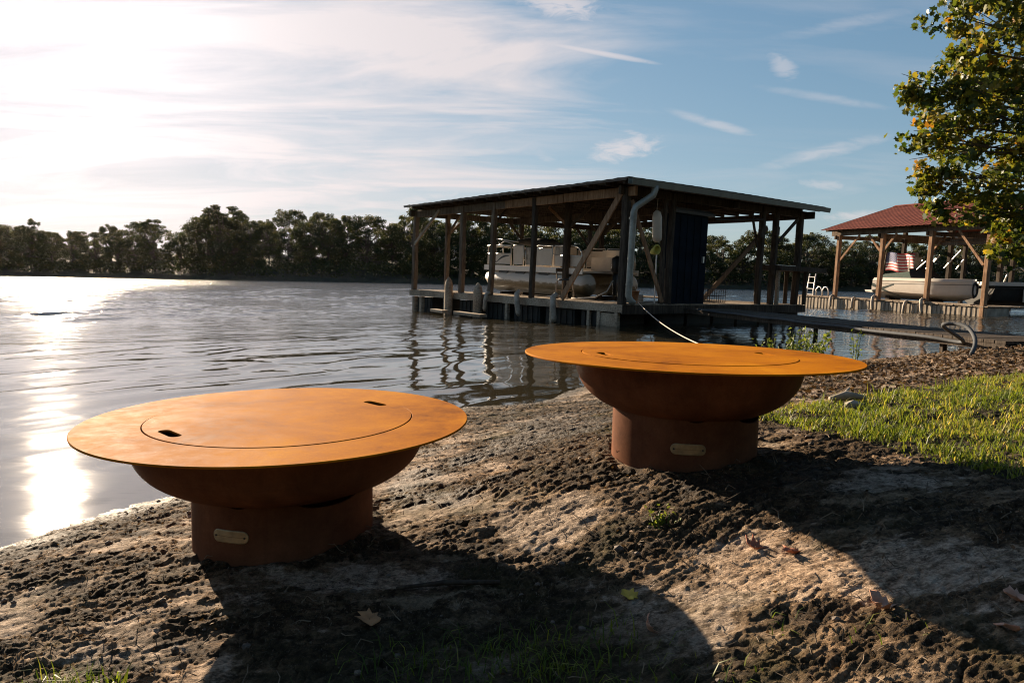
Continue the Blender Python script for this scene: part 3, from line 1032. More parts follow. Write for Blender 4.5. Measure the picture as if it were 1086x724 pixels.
mb = MB()
planks(mb, 0, 1.25, -.05, 8.7, .55, 'x', seed=2)
planks(mb, 1.27, 7.8, -.05, 1.5, .55, 'y', seed=3)
planks(mb, 6.6, 7.8, 1.52, 8.7, .55, 'x', seed=4)
mb.build('deck', MAT['wood_flat'], H1)
mb = MB()
yb = -.08
for L_ in (2.2, 1.95, 2.35, 2.3):
    mb.box((-.055, yb, .36 + .006 * (L_ > 2.25)), (-.004, yb + L_ - .012, .535)); yb += L_
mb.build('edge_board', MAT['wood_flat'], H1)
mb = MB(); mb.box((-.05, -.11, .33), (7.85, -.055, .53)); mb.build('edge_board', MAT['wood_dark'], H1)
# floats under the decks: ribbed blocks, and short stub piles between them
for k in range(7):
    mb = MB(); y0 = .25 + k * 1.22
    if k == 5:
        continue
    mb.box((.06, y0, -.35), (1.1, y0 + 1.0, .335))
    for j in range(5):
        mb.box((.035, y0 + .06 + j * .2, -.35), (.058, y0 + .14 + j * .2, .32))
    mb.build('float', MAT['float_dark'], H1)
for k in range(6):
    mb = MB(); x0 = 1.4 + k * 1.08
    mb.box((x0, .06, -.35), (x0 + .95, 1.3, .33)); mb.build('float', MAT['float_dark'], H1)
for (r_, l_, w_) in ((.0, .10, .10), (.0, .62, .10), (.0, .95, .08), (.0, 8.45, .13), (.0, 8.05, .13), (.0, 6.75, .12), (.0, 2.2, .09), (.0, 3.9, .1)):
    mb = MB(); mb.bar((r_ + .0, l_, -.5), (r_ + .0, l_, .35), w_, w_, (0, 1, 0)); mb.build('stub_pile', MAT['wood_flat'], H1)
mb = MB(); mb.box((-.02, .15, -.4), (.028, .60, .33)); mb.build('skirt_board', MAT['wood_flat'], H1)

# posts
POSTS = [(.02, 0.0, 'wood_dark', .17), (.02, 2.98, 'wood_dark', .13), (.02, 4.67, 'wood_mid', .14), (.02, 6.02, 'wood_mid', .15), (.02, 8.56, 'wood_mid', .15),
         (1.3, 3.1, 'wood_dark', .17), (1.2, 8.5, 'wood_mid', .14), (4.3, 8.5, 'wood_dark', .13), (7.7, 8.5, 'wood_dark', .14), (7.7, 4.3, 'wood_dark', .14),
         (1.36, .02, 'wood_dark', .10), (1.62, .02, 'wood_dark', .13), (5.46, .02, 'wood_dark', .15), (6.13, .02, 'wood_dark', .15), (7.42, .02, 'wood_dark', .17), (3.9, 4.3, 'wood_dark', .14)]
for i, (r_, l_, m_, w_) in enumerate(POSTS):
    g_ = random.Random(i)
    top = roof_z(r_, l_) - .16
    lean = -.10 if abs(l_ - 4.67) < .01 else g_.uniform(-.025, .025)
    if abs(l_ - 8.56) < .01: lean = -.06
    mb = MB()
    n_ = 4
    for q in range(n_):
        a, b = q / n_, (q + 1) / n_
        off = lambda t_: (r_, l_ + lean * t_ * 1.0 + .012 * math.sin(t_ * 7 + i), .54 + (top - .54) * t_)
        mb.bar(off(a), off(b), w_, w_ * .95, (0, 1, 0), w_ * .14)
    mb.build('post', MAT[m_], H1)
# beams along the open sides, joists, roof
mb = MB()
for r_ in (0.02, 3.9, 7.7):
    for q in range(4):
        l0, l1 = -.25 + q * 2.19, -.25 + (q + 1) * 2.19 - .02
        m_ = MB(); m_.bar((r_, l0, roof_z(r_, l0) - .245), (r_, l1, roof_z(r_, l1) - .24), .07, .20, ch=.008)
        m_.build('beam', MAT['wood_red' if r_ < 1 and q < 2 else 'wood_mid' if r_ < 1 else 'wood_dark'], H1)
mb = MB()
for l_ in (.02, 8.5):
    m_ = MB(); m_.bar((-.2, l_, roof_z(0, l_) - .22), (7.75, l_, roof_z(7.7, l_) - .22), .07, .18); m_.build('beam', MAT['wood_dark'], H1)
j = MB()
l_ = -.26
while l_ < 8.5:
    j.bar((-.40, l_, roof_z(-.3, l_) - .085), (7.95, l_, roof_z(7.9, l_) - .085), .045, .09); l_ += .52
jo = j.build('joists', MAT['wood_dark'], H1)
# roof sheet with corrugations and a ragged edge
nr_, nl_ = 74, 60
vs = []; fs = []
g_ = random.Random(5)
for side in (0, 1):
    for a in range(nr_ + 1):
        for b in range(nl_ + 1):
            r_ = -.42 + 8.45 * a / nr_; l_ = -.40 + 8.95 * b / nl_
            z = roof_z(r_, l_) - .035 + .005 * math.cos(b * math.pi) + (.028 if side else 0)
            vs.append((r_, l_, z + .004 * math.sin(a * 2.1 + b)))
st = (nr_ + 1) * (nl_ + 1)
for a in range(nr_):
    for b in range(nl_):
        i = a * (nl_ + 1) + b
        fs.append((i, i + 1, i + nl_ + 2, i + nl_ + 1)); fs.append((st + i, st + i + nl_ + 1, st + i + nl_ + 2, st + i + 1))
for a in range(nr_):
    for b in (0, nl_):
        i = a * (nl_ + 1) + b; fs.append((i, i + nl_ + 1, st + i + nl_ + 1, st + i))
for b in range(nl_):
    for a in (0, nr_):
        i = a * (nl_ + 1) + b; fs.append((i, i + 1, st + i + 1, st + i))
m_ = MB(); m_.add(vs, fs); m_.build('roof', MAT['roof_dark'], H1)
m_ = MB(); m_.bar((-.43, -.36, roof_z(-.4, 0) - .052), (-.43, 8.5, roof_z(-.4, 8.5) - .052), .02, .035); m_.build('roof_edge_board', MAT['roof_dark'], H1)
# gutter (open trough) and downspout
gm = MB()
p0, p1 = (-.44, roof_z(-.4, -.4) - .06), (8.05, roof_z(8.0, -.4) - .06)
sec = [(-.41, .02), (-.415, -.09), (-.52, -.11), (-.54, .02), (-.53, .02), (-.512, -.10), (-.423, -.082), (-.418, .02)]
vs = [(p0[0], a, p0[1] + b) for a, b in sec] + [(p1[0], a, p1[1] + b) for a, b in sec]
gm.add(vs, [(i, (i + 1) % 8, 8 + (i + 1) % 8, 8 + i) for i in range(8)] + [tuple(range(7, -1, -1)), tuple(range(8, 16))])
gm.build('gutter', MAT['gutter'], H1)
dp = [(.36, -.47, 3.08), (.36, -.47, 2.99), (.33, -.45, 2.88), (.16, -.35, 2.74), (.01, -.26, 2.62), (-.02, -.24, 2.50), (-.02, -.23, 2.0), (-.02, -.22, 1.2), (-.02, -.21, .74), (.02, -.23, .64), (.10, -.28, .57)]
m_ = MB(); m_.tube(dp, .072, 14); d_ = m_.build('downspout', MAT['pipe'], H1, True)
for z in (.95, 2.35):
    m_ = MB(); m_.tube([(-.02, -.22, z), (-.02, -.22, z + .05)], .081, 14); m_.build('pipe_clamp', MAT['pipe'], d_)
# braces
BR = [((-.03, 8.50, 1.95), (-.03, 7.15, 2.93), .09, 'wood_flat'), ((-.07, 1.80, .58), (-.06, .08, 2.95), .14, 'wood_red'), ((.12, -.05, 2.78), (1.32, -.06, .60), .10, 'wood_red'),
      ((4.35, 1.0, .58), (7.4, 1.0, 2.75), .14, 'wood_mid'), ((6.2, -.05, 2.25), (7.2, -.05, 2.95), .09, 'wood_dark'),
      ((1.22, 8.45, 2.35), (1.22, 7.9, 2.90), .07, 'wood_mid'), ((1.25, 8.46, 2.35), (1.85, 8.46, 2.90), .07, 'wood_mid'),
      ((7.66, 8.44, 2.25), (6.9, 8.44, 2.95), .09, 'wood_dark'), ((7.66, 8.44, 2.25), (7.66, 7.6, 2.95), .09, 'wood_dark'),
      ((1.3, 3.02, 2.4), (1.3, 2.2, 2.95), .08, 'wood_dark'), ((1.34, 3.18, 2.45), (1.34, 3.9, 2.95), .08, 'wood_red'),
      ((3.9, 4.22, 2.4), (3.9, 3.5, 2.95), .08, 'wood_dark'), ((3.9, 4.38, 2.4), (3.9, 5.1, 2.95), .08, 'wood_dark'), ((4.3, 8.42, 2.3), (3.6, 8.42, 2.95), .08, 'wood_dark'),
      ((.02, 4.6, 2.45), (.55, 4.6, 2.95), .06, 'wood_dark')]
for a, b, w_, m_ in BR:
    mb = MB(); mb.bar(a, b, w_, .045, (1, 0, 0) if abs(a[0] - b[0]) < .1 else (0, 1, 0)); mb.build('brace', MAT[m_], H1)
# hung cable and conduit on the right side
mb = MB(); mb.tube([(3.3, -.02, 2.62), (4.6, -.02, 2.72), (5.46, -.04, 2.80)], .018, 6); mb.build('conduit', MAT['black'], H1)
mb = MB(); mb.bar((4.95, .02, 2.9), (5.30, .02, 2.05), .07, .04, (0, 1, 0)); mb.build('hanging_strut', MAT['wood_dark'], H1)
for r_, z_ in ((5.25, 2.3), (6.0, 2.42), (6.02, 1.35)):
    mb = MB(); mb.box((r_ - .09, -.16, z_), (r_ + .06, -.06, z_ + .22)); mb.build('electric_box', MAT['wood_dark'], H1)
# storage closet of blue sheet metal
cl = MB(); cl.box((1.73, .02, .56), (3.04, .34, 2.66)); clo = cl.build('closet', MAT['blue'], H1)
for k in range(4):
    s = MB(); s.box((1.95 + k * .27, .006, .60), (1.966 + k * .27, .021, 2.62)); s.build('seam', MAT['blue'], clo)
s = MB(); s.box((2.86, -.03, 1.55), (2.90, .019, 1.70)); s.build('handle', MAT['steel'], clo)
s = MB()
s.add([(1.68, -.04, 2.665), (3.22, -.04, 2.665), (3.22, .42, 2.665), (1.68, .42, 2.665), (1.68, -.04, 2.73), (3.26, -.04, 2.73), (3.26, .42, 2.73), (1.68, .42, 2.73), (1.8, .04, 2.80), (3.1, .04, 2.80), (3.1, .36, 2.80), (1.8, .36, 2.80)],
      [(0, 3, 2, 1), (0, 1, 5, 4), (1, 2, 6, 5), (2, 3, 7, 6), (3, 0, 4, 7), (4, 5, 9, 8), (5, 6, 10, 9), (6, 7, 11, 10), (7, 4, 8, 11), (8, 9, 10, 11)])
s.build('closet_lid', MAT['roof_dark'], clo)
s = MB(); s.box((1.69, .03, .57), (1.727, .33, 1.38)); s.build('side_panel', MAT['wood_mid'], clo)

# --- things on and around the dark boathouse (own top-level objects)
def place(root, r_, l_, z, rz=0):
    root.matrix_basis = M1 @ Matrix.Translation((r_, l_, z)) @ Matrix.Rotation(rz, 4, 'Z')


t_ = empty('work_table'); place(t_, 6.0, -.25, .56)
mb = MB(); mb.box((-.02, -.05, .92), (2.55, .75, 1.05)); tp = mb.build('table_top', MAT['wood_dark'], t_)
mb = MB(); mb.box((.15, .12, 1.052), (1.1, .5, 1.07)); mb.build('metal_sheet', MAT['steel'], tp)
for a, b, m_ in ((.06, .05, 'wood_flat'), (1.55, .05, 'wood_dark'), (.06, .62, 'wood_dark'), (1.55, .62, 'wood_dark')):
    mb = MB(); mb.bar((a, b, -.005), (a, b, .92), .09, .09, (0, 1, 0)); mb.build('leg', MAT[m_], t_)
tag(t_, 'dark heavy counter with a metal sheet, jutting from the right end of the dark boathouse', 'counter')

t_ = empty('wire_crate'); place(t_, 3.9, .5, .56)
mb = MB()
for k in range(9):
    mb.tube([(k * .1, 0, 0), (k * .1, 0, .36)], .009, 5); mb.tube([(k * .1, .5, 0), (k * .1, .5, .36)], .009, 5)
for z in (.01, .18, .36):
    mb.tube([(0, 0, z), (.8, 0, z), (.8, .5, z), (0, .5, z), (0, 0, z)], .010, 5)
mb.build('wire_frame', MAT['black'], t_)
tag(t_, 'black wire crate on the deck to the right of the blue closet', 'crate')

t_ = empty('boat_fender'); place(t_, 1.15, .02, 1.95)
mb = MB(); mb.tube([(0, 0, 0), (-.01, 0, .04), (-.03, 0, .12), (-.06, 0, .55), (-.075, 0, .66), (-.08, 0, .70)], [.05, .095, .11, .11, .08, .03], 12); mb.build('cushion', MAT['cream'], t_, True)
mb = MB(); mb.tube([(-.08, 0, .70), (-.06, 0, 1.02)], .008, 5); mb.build('cord', MAT['rope'], t_)
tag(t_, 'pale tube shaped boat fender hanging under the roof beside the blue closet', 'fender')

t_ = empty('landing_net'); place(t_, 1.12, -.02, .56)
mb = MB(); mb.tube([(-.02, 0, 0), (.02, .04, 1.12)], .015, 6); mb.build('pole', MAT['steel'], t_)
mb = MB(); mb.tube([(.02 + .11 * math.cos(a), .04, 1.22 + .1 * math.sin(a)) for a in np.linspace(-math.pi / 2, 1.5 * math.pi, 17)], .02, 6)
mb.build('hoop', MAT['yellow'], t_)
mb = MB(); mb.lathe([(.10, 0), (.08, -.10), (.04, -.17), (.005, -.19)], 14)
nb = mb.build('net_bag', MAT['yellow'], t_, True); nb.location = (.02, .04, 1.21); nb.rotation_euler = (R(70), 0, 0)
tag(t_, 'yellow hooped net on a pole standing left of the blue closet', 'net')

t_ = empty('bucket'); place(t_, .55, .15, .56)
mb = MB(); mb.lathe([(.10, 0), (.14, .26), (.15, .262), (.15, .28), (.132, .28), (.095, .02), (.001, .02)], 20); mb.build('pail', MAT['orange'], t_, True)
mb = MB(); mb.tube([(.14 * math.cos(a), .03, .27 + .13 * math.sin(a)) for a in np.linspace(0, math.pi, 9)], .006, 5); mb.build('handle', MAT['steel'], t_)
tag(t_, 'faded orange bucket on the deck behind the downspout', 'bucket')

mb = MB()
for k in range(6):
    r0 = .17 - .008 * (k % 2)
    mb.tube([(r0 * math.cos(a), r0 * math.sin(a), .02 + .03 * k) for a in np.linspace(0, 2 * math.pi, 21)], .018, 6)
o = mb.build('rope_coil', MAT['rope'], None, True); o.matrix_basis = M1 @ Matrix.Translation((1.0, .45, .56))
tag(o, 'coil of pale rope on the deck left of the blue closet', 'rope coil')

# stool on the front deck
t_ = empty('stool'); place(t_, .55, 2.35, .56, .3)
mb = MB(); mb.lathe([(.001, .44), (.17, .44), (.18, .45), (.18, .475), (.16, .49), (.001, .49)], 18); mb.build('seat', MAT['canvas'], t_, True)
mb = MB(); mb.bar((-.15, .15, .48), (-.16, .16, .72), .03, .03); mb.bar((.15, .15, .48), (.16, .16, .72), .03, .03); mb.bar((-.17, .165, .70), (.17, .165, .70), .03, .09); mb.build('backrest', MAT['wood_mid'], t_)
for a, b in ((-.14, -.14), (.14, -.14), (-.14, .14), (.14, .14)):
    mb = MB(); mb.bar((a, b, .44), (a * 1.25, b * 1.25, 0), .03, .03, (0, 1, 0)); mb.build('leg', MAT['wood_flat'], t_)
mb = MB(); mb.bar((-.16, -.16, .2), (.16, -.16, .2), .02, .02); mb.bar((-.16, .16, .2), (.16, .16, .2), .02, .02); mb.build('stretcher', MAT['wood_flat'], t_)
tag(t_, 'small worn low backed chair on the deck in front of the pontoon boat', 'chair')

# pilings and hanging bumpers along the front edge
for (l_, zt, wd, lab) in ((6.33, .98, .24, 'grey pointed mooring pile at the deck edge, left of the two'), (4.93, .86, .26, 'pale grey pointed mooring pile beside the pontoon boat bow, right of the two')):
    mb = MB()
    mb.tube([(-.2, l_, -.6), (-.2, l_, .1), (-.2, l_, zt - .22), (-.2, l_, zt - .10), (-.2, l_, zt)], [wd / 2, wd / 2, wd / 2 * .98, wd / 2 * .7, .02], 12)
    o = mb.build('mooring_pile', MAT['wood_flat'], None); o.matrix_basis = M1
    tag(o, lab, 'mooring pile', 'pointed piles at the front deck edge')


def bumper(mat, h=.62):
    mb = MB()
    mb.tube([(0.02, 0, h * .42), (-.06, 0, h * .5), (-.13, 0, h * .42), (-.16, 0, h * .1), (-.15, 0, -h * .35), (-.13, 0, -h * .5)], [.05, .06, .07, .072, .07, .045], 10)
    o = mb.build('dock_bumper', mat, None, True)
    return o


bump0 = bumper(MAT['bumper'])
for i, (l_, z_, lab) in enumerate(((4.62, .36, 'short curved bumper just right of the pale mooring pile'), (3.25, .38, 'curved grey bumper hanging from the deck edge below the post left of the chair'), (1.92, .34, 'curved pale bumper at the foot of the long leaning brace'))):
    o = bump0 if i == 0 else bump0.copy()
    if i:
        COL.objects.link(o)
    o.matrix_basis = M1 @ Matrix.Translation((-.06, l_, z_)) @ Matrix.Rotation(R((8, -12, -8)[i]), 4, 'X') @ Matrix.Scale((.8, 1, 1.05)[i], 4)
    tag(o, lab, 'dock bumper', 'bumpers along the front deck edge')
for i, (l_, L_, lab) in enumerate(((4.75, 1.3, 'longer pale plank afloat under the deck edge'), (6.2, .7, 'shorter pale plank afloat under the deck edge'))):
    mb = MB(); mb.bar((-.62, l_ - L_ / 2, .02), (-.55, l_ + L_ / 2, .025), .22, .08)
    o = mb.build('floating_plank', MAT['wood_flat'], None); o.matrix_basis = M1
    tag(o, lab, 'plank', 'planks afloat by the dark boathouse')

# mooring line to the bank
a, b = w1(.45, -.08, .60), Vector((2.45, 6.0, gz(2.45, 6.0) + .03))
pts = [a.lerp(b, k / 24) - Vector((0, 0, .22 * 4 * (k / 24) * (1 - k / 24))) for k in range(25)]
mb = MB(); mb.tube(pts, .009, 6)
tag(mb.build('mooring_line', MAT['rope'], None, True), 'pale taut line from the dark boathouse to the bank', 'rope')

# ------------------------------------------------------------------ pontoon boat
PB = empty('pontoon_boat', tuple((w1(2.45, 4.62, 0)).to_3d()), (0, R(-1.8), math.atan2(.77, -.64)))
PB.location.z = 0.0; PB.scale = (.80, 1, 1)
tag(PB, 'cream and white pontoon boat with rails, on a lift inside the dark boathouse', 'pontoon boat')
for s in (1, -1):
    mb = MB(); y = s * .84
    mb.tube([(2.86, y, 1.16), (2.72, y, 1.08), (2.45, y, 1.01), (2.05, y, .98), (-2.3, y, .98), (-2.55, y, .99), (-2.62, y, 1.0)], [.02, .15, .25, .31, .31, .29, .20], 24)
    o = mb.build('pontoon', MAT['pontoon'], PB, True)
    o.data.transform(Matrix.Translation((0, 0, -.62))); o.location.z = .62
mb = MB(); mb.box((-2.55, -1.08, 1.31), (2.6, 1.08, 1.36)); mb.build('deck', MAT['cream'], PB)
mb = MB()
for s in (1, -1):
    mb.box((-2.57, s * 1.09 - .02, 1.27), (2.62, s * 1.09 + .02, 1.42))
mb.box((2.602, -1.06, 1.27), (2.64, 1.06, 1.42))
mb.build('deck_trim', MAT['white'], PB)
mb = MB()
for x0 in (-2.1, -.9, .35, 1.3):
    mb.box((x0, 1.0, 1.16), (x0 + .5, 1.06, 1.265))
mb.build('bracket', MAT['black'], PB)


def rail(pts, name='rail', r_=.02):
    m = MB(); m.tube(pts, r_, 7); return m.build(name, MAT['steel'], PB, True)


def panel(x0, x1, z0, z1, y=1.04, mat='cream'):
    m = MB(); m.box((x0, y - .012, z0), (x1, y + .012, z1)); return m.build('fence_panel', MAT[mat], PB)


for s in (1, -1):
    y = 1.04 * s
    # forward section
    rail([(2.5, y, 1.43), (2.5, y, 2.0), (1.15, y, 2.0), (1.15, y, 1.43)])
    rail([(2.5, y, 1.76), (1.15, y, 1.76)])
    for x in (2.06, 1.62):
        rail([(x, y, 1.76), (x, y, 2.0)])
    panel(1.18, 2.47, 1.46, 1.735, y)
    # middle
    panel(.48, .98, 1.46, 1.97, y)
    rail([(1.0, y, 1.43), (1.0, y, 2.0), (.45, y, 2.0), (.45, y, 1.43)])
    rail([(.32, y, 1.43), (.32, y, 1.98)]); rail([(-.02, y, 1.43), (-.02, y, 1.98)])
    panel(0.0, .30, 1.46, 1.95, y * .985, 'bumper')
    # aft sections with rounded upper corners
    rail([(-.12, y, 1.43), (-.12, y, 1.86), (-.2, y, 1.96), (-.32, y, 2.0), (-1.05, y, 2.0), (-1.05, y, 1.43)])
    panel(-1.03, -.15, 1.46, 1.93, y)
    rail([(-1.16, y, 1.43), (-1.16, y, 2.0), (-2.1, y, 2.0), (-2.3, y, 1.95), (-2.42, y, 1.84), (-2.46, y, 1.7), (-2.46, y, 1.43)])
    rail([(-1.16, y, 1.74), (-2.46, y, 1.74)])
    panel(-2.42, -1.19, 1.46, 1.725, y)
    panel(-1.75, -1.19, 1.755, 1.97, y, 'bumper')
rail([(2.55, 1.04, 1.98), (2.55, -1.04, 1.98)])
# dark swoosh on the forward panel
m = MB()
for k, (x0, z0, x1, z1) in enumerate(((2.35, 1.68, 1.95, 1.52), (1.98, 1.51, 1.25, 1.70))):
    n_ = 8
    for q in range(n_):
        a_, b_ = q / n_, (q + 1) / n_
        f0 = lambda t: (x0 + (x1 - x0) * t, z0 + (z1 - z0) * t + (-.05 if k == 0 else .06) * math.sin(math.pi * t))
        (xa, za), (xb, zb) = f0(a_), f0(b_)
        wa, wb = .025 * math.sin(math.pi * (a_ * .9 + .05)) + .004, .025 * math.sin(math.pi * (b_ * .9 + .05)) + .004
        m.add([(xa, 1.055, za - wa), (xb, 1.055, zb - wb), (xb, 1.055, zb + wb), (xa, 1.055, za + wa), (xa, 1.0535, za - wa), (xb, 1.0535, zb - wb), (xb, 1.0535, zb + wb), (xa, 1.0535, za + wa)], [(0, 1, 2, 3), (7, 6, 5, 4), (3, 2, 6, 7), (0, 4, 5, 1)])
m.build('swoosh_decal', MAT['black'], PB)
# furniture: console, seats, folded top
m = MB(); m.box((.05, -.75, 1.36), (.55, -.1, 2.02)); m.build('console', MAT['cream'], PB)
m = MB(); m.tube([(.30 + .15 * math.cos(a), -.02 + .02 * math.sin(a) * 0, 1.95 + .15 * math.sin(a)) for a in np.linspace(0, 2 * math.pi, 17)], .015, 6); m.build('steering_wheel', MAT['black'], PB)
for x0, x1, h in ((1.3, 2.3, .52), (-2.3, -1.2, .55)):
    m = MB(); m.box((x0, -.95, 1.365), (x1, -.35, 1.36 + .38)); m.box((x0, -.98, 1.745), (x1, -.80, 1.40 + h)); m.build('bench_seat', MAT['cream'], PB)
m = MB()
for q in range(10):
    pass
m.tube([(.95, y_, 2.10 + .03 * math.sin(y_ * 3)) for y_ in np.linspace(-.9, .9, 9)], [.05, .10, .12, .13, .13, .13, .12, .10, .05], 10); m.build('folded_canopy', MAT['canvas'], PB, True)
m = MB(); m.lathe([(.001, 2.22), (.30, 2.20), (.46, 2.13), (.50, 2.03), (.48, 1.98), (.001, 1.98)], 20); o = m.build('seat_cover', MAT['canvas'], PB, True); o.location = (.62, .1, .03); o.scale = (1.0, .8, 1)
rail([(1.9, .95, 2.0), (2.2, .95, 2.2), (.9, .95, 2.10)], 'canopy_pole', .016); rail([(2.05, .95, 2.0), (1.7, .95, 2.13), (1.0, .95, 2.02)], 'canopy_pole', .016)
rail([(2.2, .95, 2.2), (2.32, .95, 2.22)], 'canopy_pole', .025)
# outboard motor at the near end
m = MB(); m.tube([(-2.75, 0, .75), (-2.75, 0, 1.35)], [.06, .09], 10); m.tube([(-2.78, 0, 1.32), (-2.78, 0, 1.4), (-2.80, 0, 1.7), (-2.82, 0, 1.78)], [.10, .17, .16, .05], 14); m.build('outboard_motor', MAT['black'], PB, True)
# lift arms that carry the boat
m = MB()
for x in (-1.6, 1.5):
    m.bar((x, -1.14, .60), (x, 1.14, .60), .10, .12)
    m.bar((x, 1.10, -.6), (x, 1.10, .58), .06, .06, (1, 0, 0)); m.bar((x, -1.10, -.6), (x, -1.10, .58), .06, .06, (1, 0, 0))
m.bar((-1.6, .3, .55), (1.5, .3, .55), .08, .08)
LF = m.build('boat_lift', MAT['wood_dark'], None); LF.location = PB.location.copy(); LF.rotation_euler = PB.rotation_euler.copy(); LF.scale = (.80, 1, 1)
tag(LF, 'dark lift beams in the water under the pontoon boat', 'boat lift')
# slack line from the stern
pts = [w1(1.2, 1.35, 1.05), w1(1.0, 1.35, .78), w1(.85, 1.6, .62), w1(.8, 2.0, .585), w1(.75, 2.3, .575)]
mb = MB(); mb.tube(pts, .018, 6); tag(mb.build('stern_line', MAT['rope'], None, True), 'slack pale line looping from the pontoon boat to the deck', 'rope')

# ------------------------------------------------------------------ red roofed boathouse
VL = Vector((-3.2, 9, 0)).normalized(); VR = Vector((9, 3.2, 0)).normalized()
H2 = empty('boathouse', (17.2, 25, 0), (R(1.1), 0, math.atan2(VR.y, VR.x)))
tag(H2, 'open timber boathouse with red metal gable roof, on the right', 'boathouse')
bpy.context.view_layer.update(); M2 = H2.matrix_basis.copy()


def w2(r, l, z):
    return M2 @ Vector((r, l, z))


for k in range(8):
    m = MB(); y0 = k * 1.2
    m.box((0, y0, -.35), (1.15, y0 + 1.185, .34))
    for q in range(6):
        m.box((-.018, y0 + .05 + q * .19, -.30), (0, y0 + .15 + q * .19, .33))
    m.build('float', MAT['concrete'], H2)
m = MB(); planks(m, -.05, 1.2, -.05, 9.6, .40, 'x', .15, seed=9); m.build('deck', MAT['wood_flat'], H2)
m = MB(); planks(m, 1.22, 4.2, -.1, .9, .40, 'y', .15, seed=10); m.build('deck', MAT['wood_flat'], H2)
m = MB(); m.box((-.07, .6, .405), (.18, 3.6, .45)); m.build('edge_timber', MAT['wood_flat'], H2)
for r_, ls in ((.03, (7.2, 4.81, 2.52, .19)), (4.0, (7.2, 4.81, 2.52, .19)), (8.0, (7.2, 4.81, 2.52, .19))):
    for l_ in ls:
        lo = -.8 if l_ < 1 or r_ > 5 else .40
        top = 3.22 if r_ != 4.0 else 4.45
        m = MB(); m.bar((r_, l_, lo), (r_, l_ - .04, top), .17, .17, (0, 1, 0), .02); m.build('post', MAT['wood_red' if r_ < 1 else 'wood_dark'], H2)
for r_ in (.03, 8.0):
    m = MB(); m.bar((r_, -.4, 3.30), (r_, 7.6, 3.30), .09, .22); m.build('beam', MAT['wood_mid'], H2)
m = MB(); m.bar((4.0, -.4, 4.52), (4.0, 7.6, 4.52), .09, .2); m.build('beam', MAT['wood_dark'], H2)
for l_ in (.19, 2.52, 4.81, 7.2):
    m = MB(); m.bar((-.1, l_ + .12, 3.12), (8.1, l_ + .12, 3.12), .06, .18); m.build('tie_beam', MAT['wood_mid'], H2)
for a, b in (((.0, 7.1, 2.0), (.0, 6.0, 3.18)), ((.0, .3, 1.9), (.0, 1.35, 3.18)), ((.0, 4.7, 2.45), (.0, 4.1, 3.18)), ((.0, 4.9, 2.5), (.0, 5.5, 3.18)), ((.1, 2.5, 2.4), (.8, 2.5, 3.1)), ((4.0, 2.6, 3.2), (4.0, 3.6, 4.4))):
    m = MB(); m.bar(a, b, .09, .05, (1, 0, 0)); m.build('brace', MAT['wood_red'], H2)
# lumber stowed under the roof: separate loose timbers on the tie beams are tied up as a rack
for q, (r_, z_, m_) in enumerate(((.55, 2.72, 'wood_mid'), (.75, 2.86, 'wood_mid'))):
    m = MB(); m.bar((r_, -1.2, z_), (r_, 2.45, z_), .12, .11); m.build('rack_timber', MAT[m_], H2)
# corrugated roof, two slopes
for s, (ra, za, rb, zb) in enumerate(((-.45, 3.44, 4.0, 4.78), (8.45, 3.44, 4.0, 4.78))):
    vs = []; fs = []; nl_ = 8 * 17
    cols = [(0, 0), (.33, 0), (.66, 0), (1, 0)]
    for side in (0, 1):
        for q in range(nl_ + 1):
            l_ = -1.25 + 9.1 * q / nl_
            rib = .018 if q % 4 == 0 else (.006 if q % 4 == 2 else 0)
            for f_, _ in cols:
                vs.append((ra + (rb - ra) * f_, l_, za + (zb - za) * f_ + rib - (.012 if side else 0)))
    st = (nl_ + 1) * 4
    for q in range(nl_):
        for c in range(3):
            i = q * 4 + c
            fs.append((i, i + 4, i + 5, i + 1)); fs.append((st + i, st + i + 1, st + i + 5, st + i + 4))
        for c in (0, 3):
            i = q * 4 + c; fs.append((i, i + 4, st + i + 4, st + i))
    for q in (0, nl_):
        for c in range(3):
            i = q * 4 + c; fs.append((i, i + 1, st + i + 1, st + i))
    m = MB(); m.add(vs, fs); o = m.build('roof_slope', MAT['roof_red'], H2)
m = MB(); m.add([(3.8, -1.27, 4.745), (4.0, -1.27, 4.825), (4.2, -1.27, 4.745), (3.8, 7.86, 4.745), (4.0, 7.86, 4.825), (4.2, 7.86, 4.745)], [(0, 1, 4, 3), (1, 2, 5, 4), (0, 2, 1), (3, 4, 5), (0, 3, 5, 2)]); m.build('ridge_cap', MAT['roof_red'], H2)
m = MB()
for q in range(7):
    f_ = (q + .3) / 7
    for ra, za in ((-.4, 3.44), (8.4, 3.44)):
        r_ = ra + (4.0 - ra) * f_; z_ = za + (4.78 - za) * f_ - .075
        m.bar((r_, -.55, z_), (r_, 7.75, z_), .05, .09)
m.build('purlins', MAT['wood_dark'], H2)
# bumpers on the pale dock
for i, (l_, z_, sc, lab) in enumerate(((7.25, .22, .85, 'pale bumper on the right-hand dock below its leftmost post'), (6.0, .2, .8, 'pale bumper on the right-hand dock between its first two posts'), (4.9, .26, .95, 'pale bumper on the right-hand dock by the post next to the flag'), (3.35, .18, .8, 'small dark edged bumper arching on the dock below the motorboat'), (2.55, .26, .95, 'pale bumper on the right-hand dock at the foot of the middle post'))):
    o = bump0.copy(); COL.objects.link(o)
    o.matrix_basis = M2 @ Matrix.Translation((-.02, l_, z_)) @ Matrix.Rotation(R(18 * math.sin(i * 3)), 4, 'X') @ Matrix.Scale(sc, 4)
    tag(o, lab, 'dock bumper', 'bumpers along the right-hand dock')
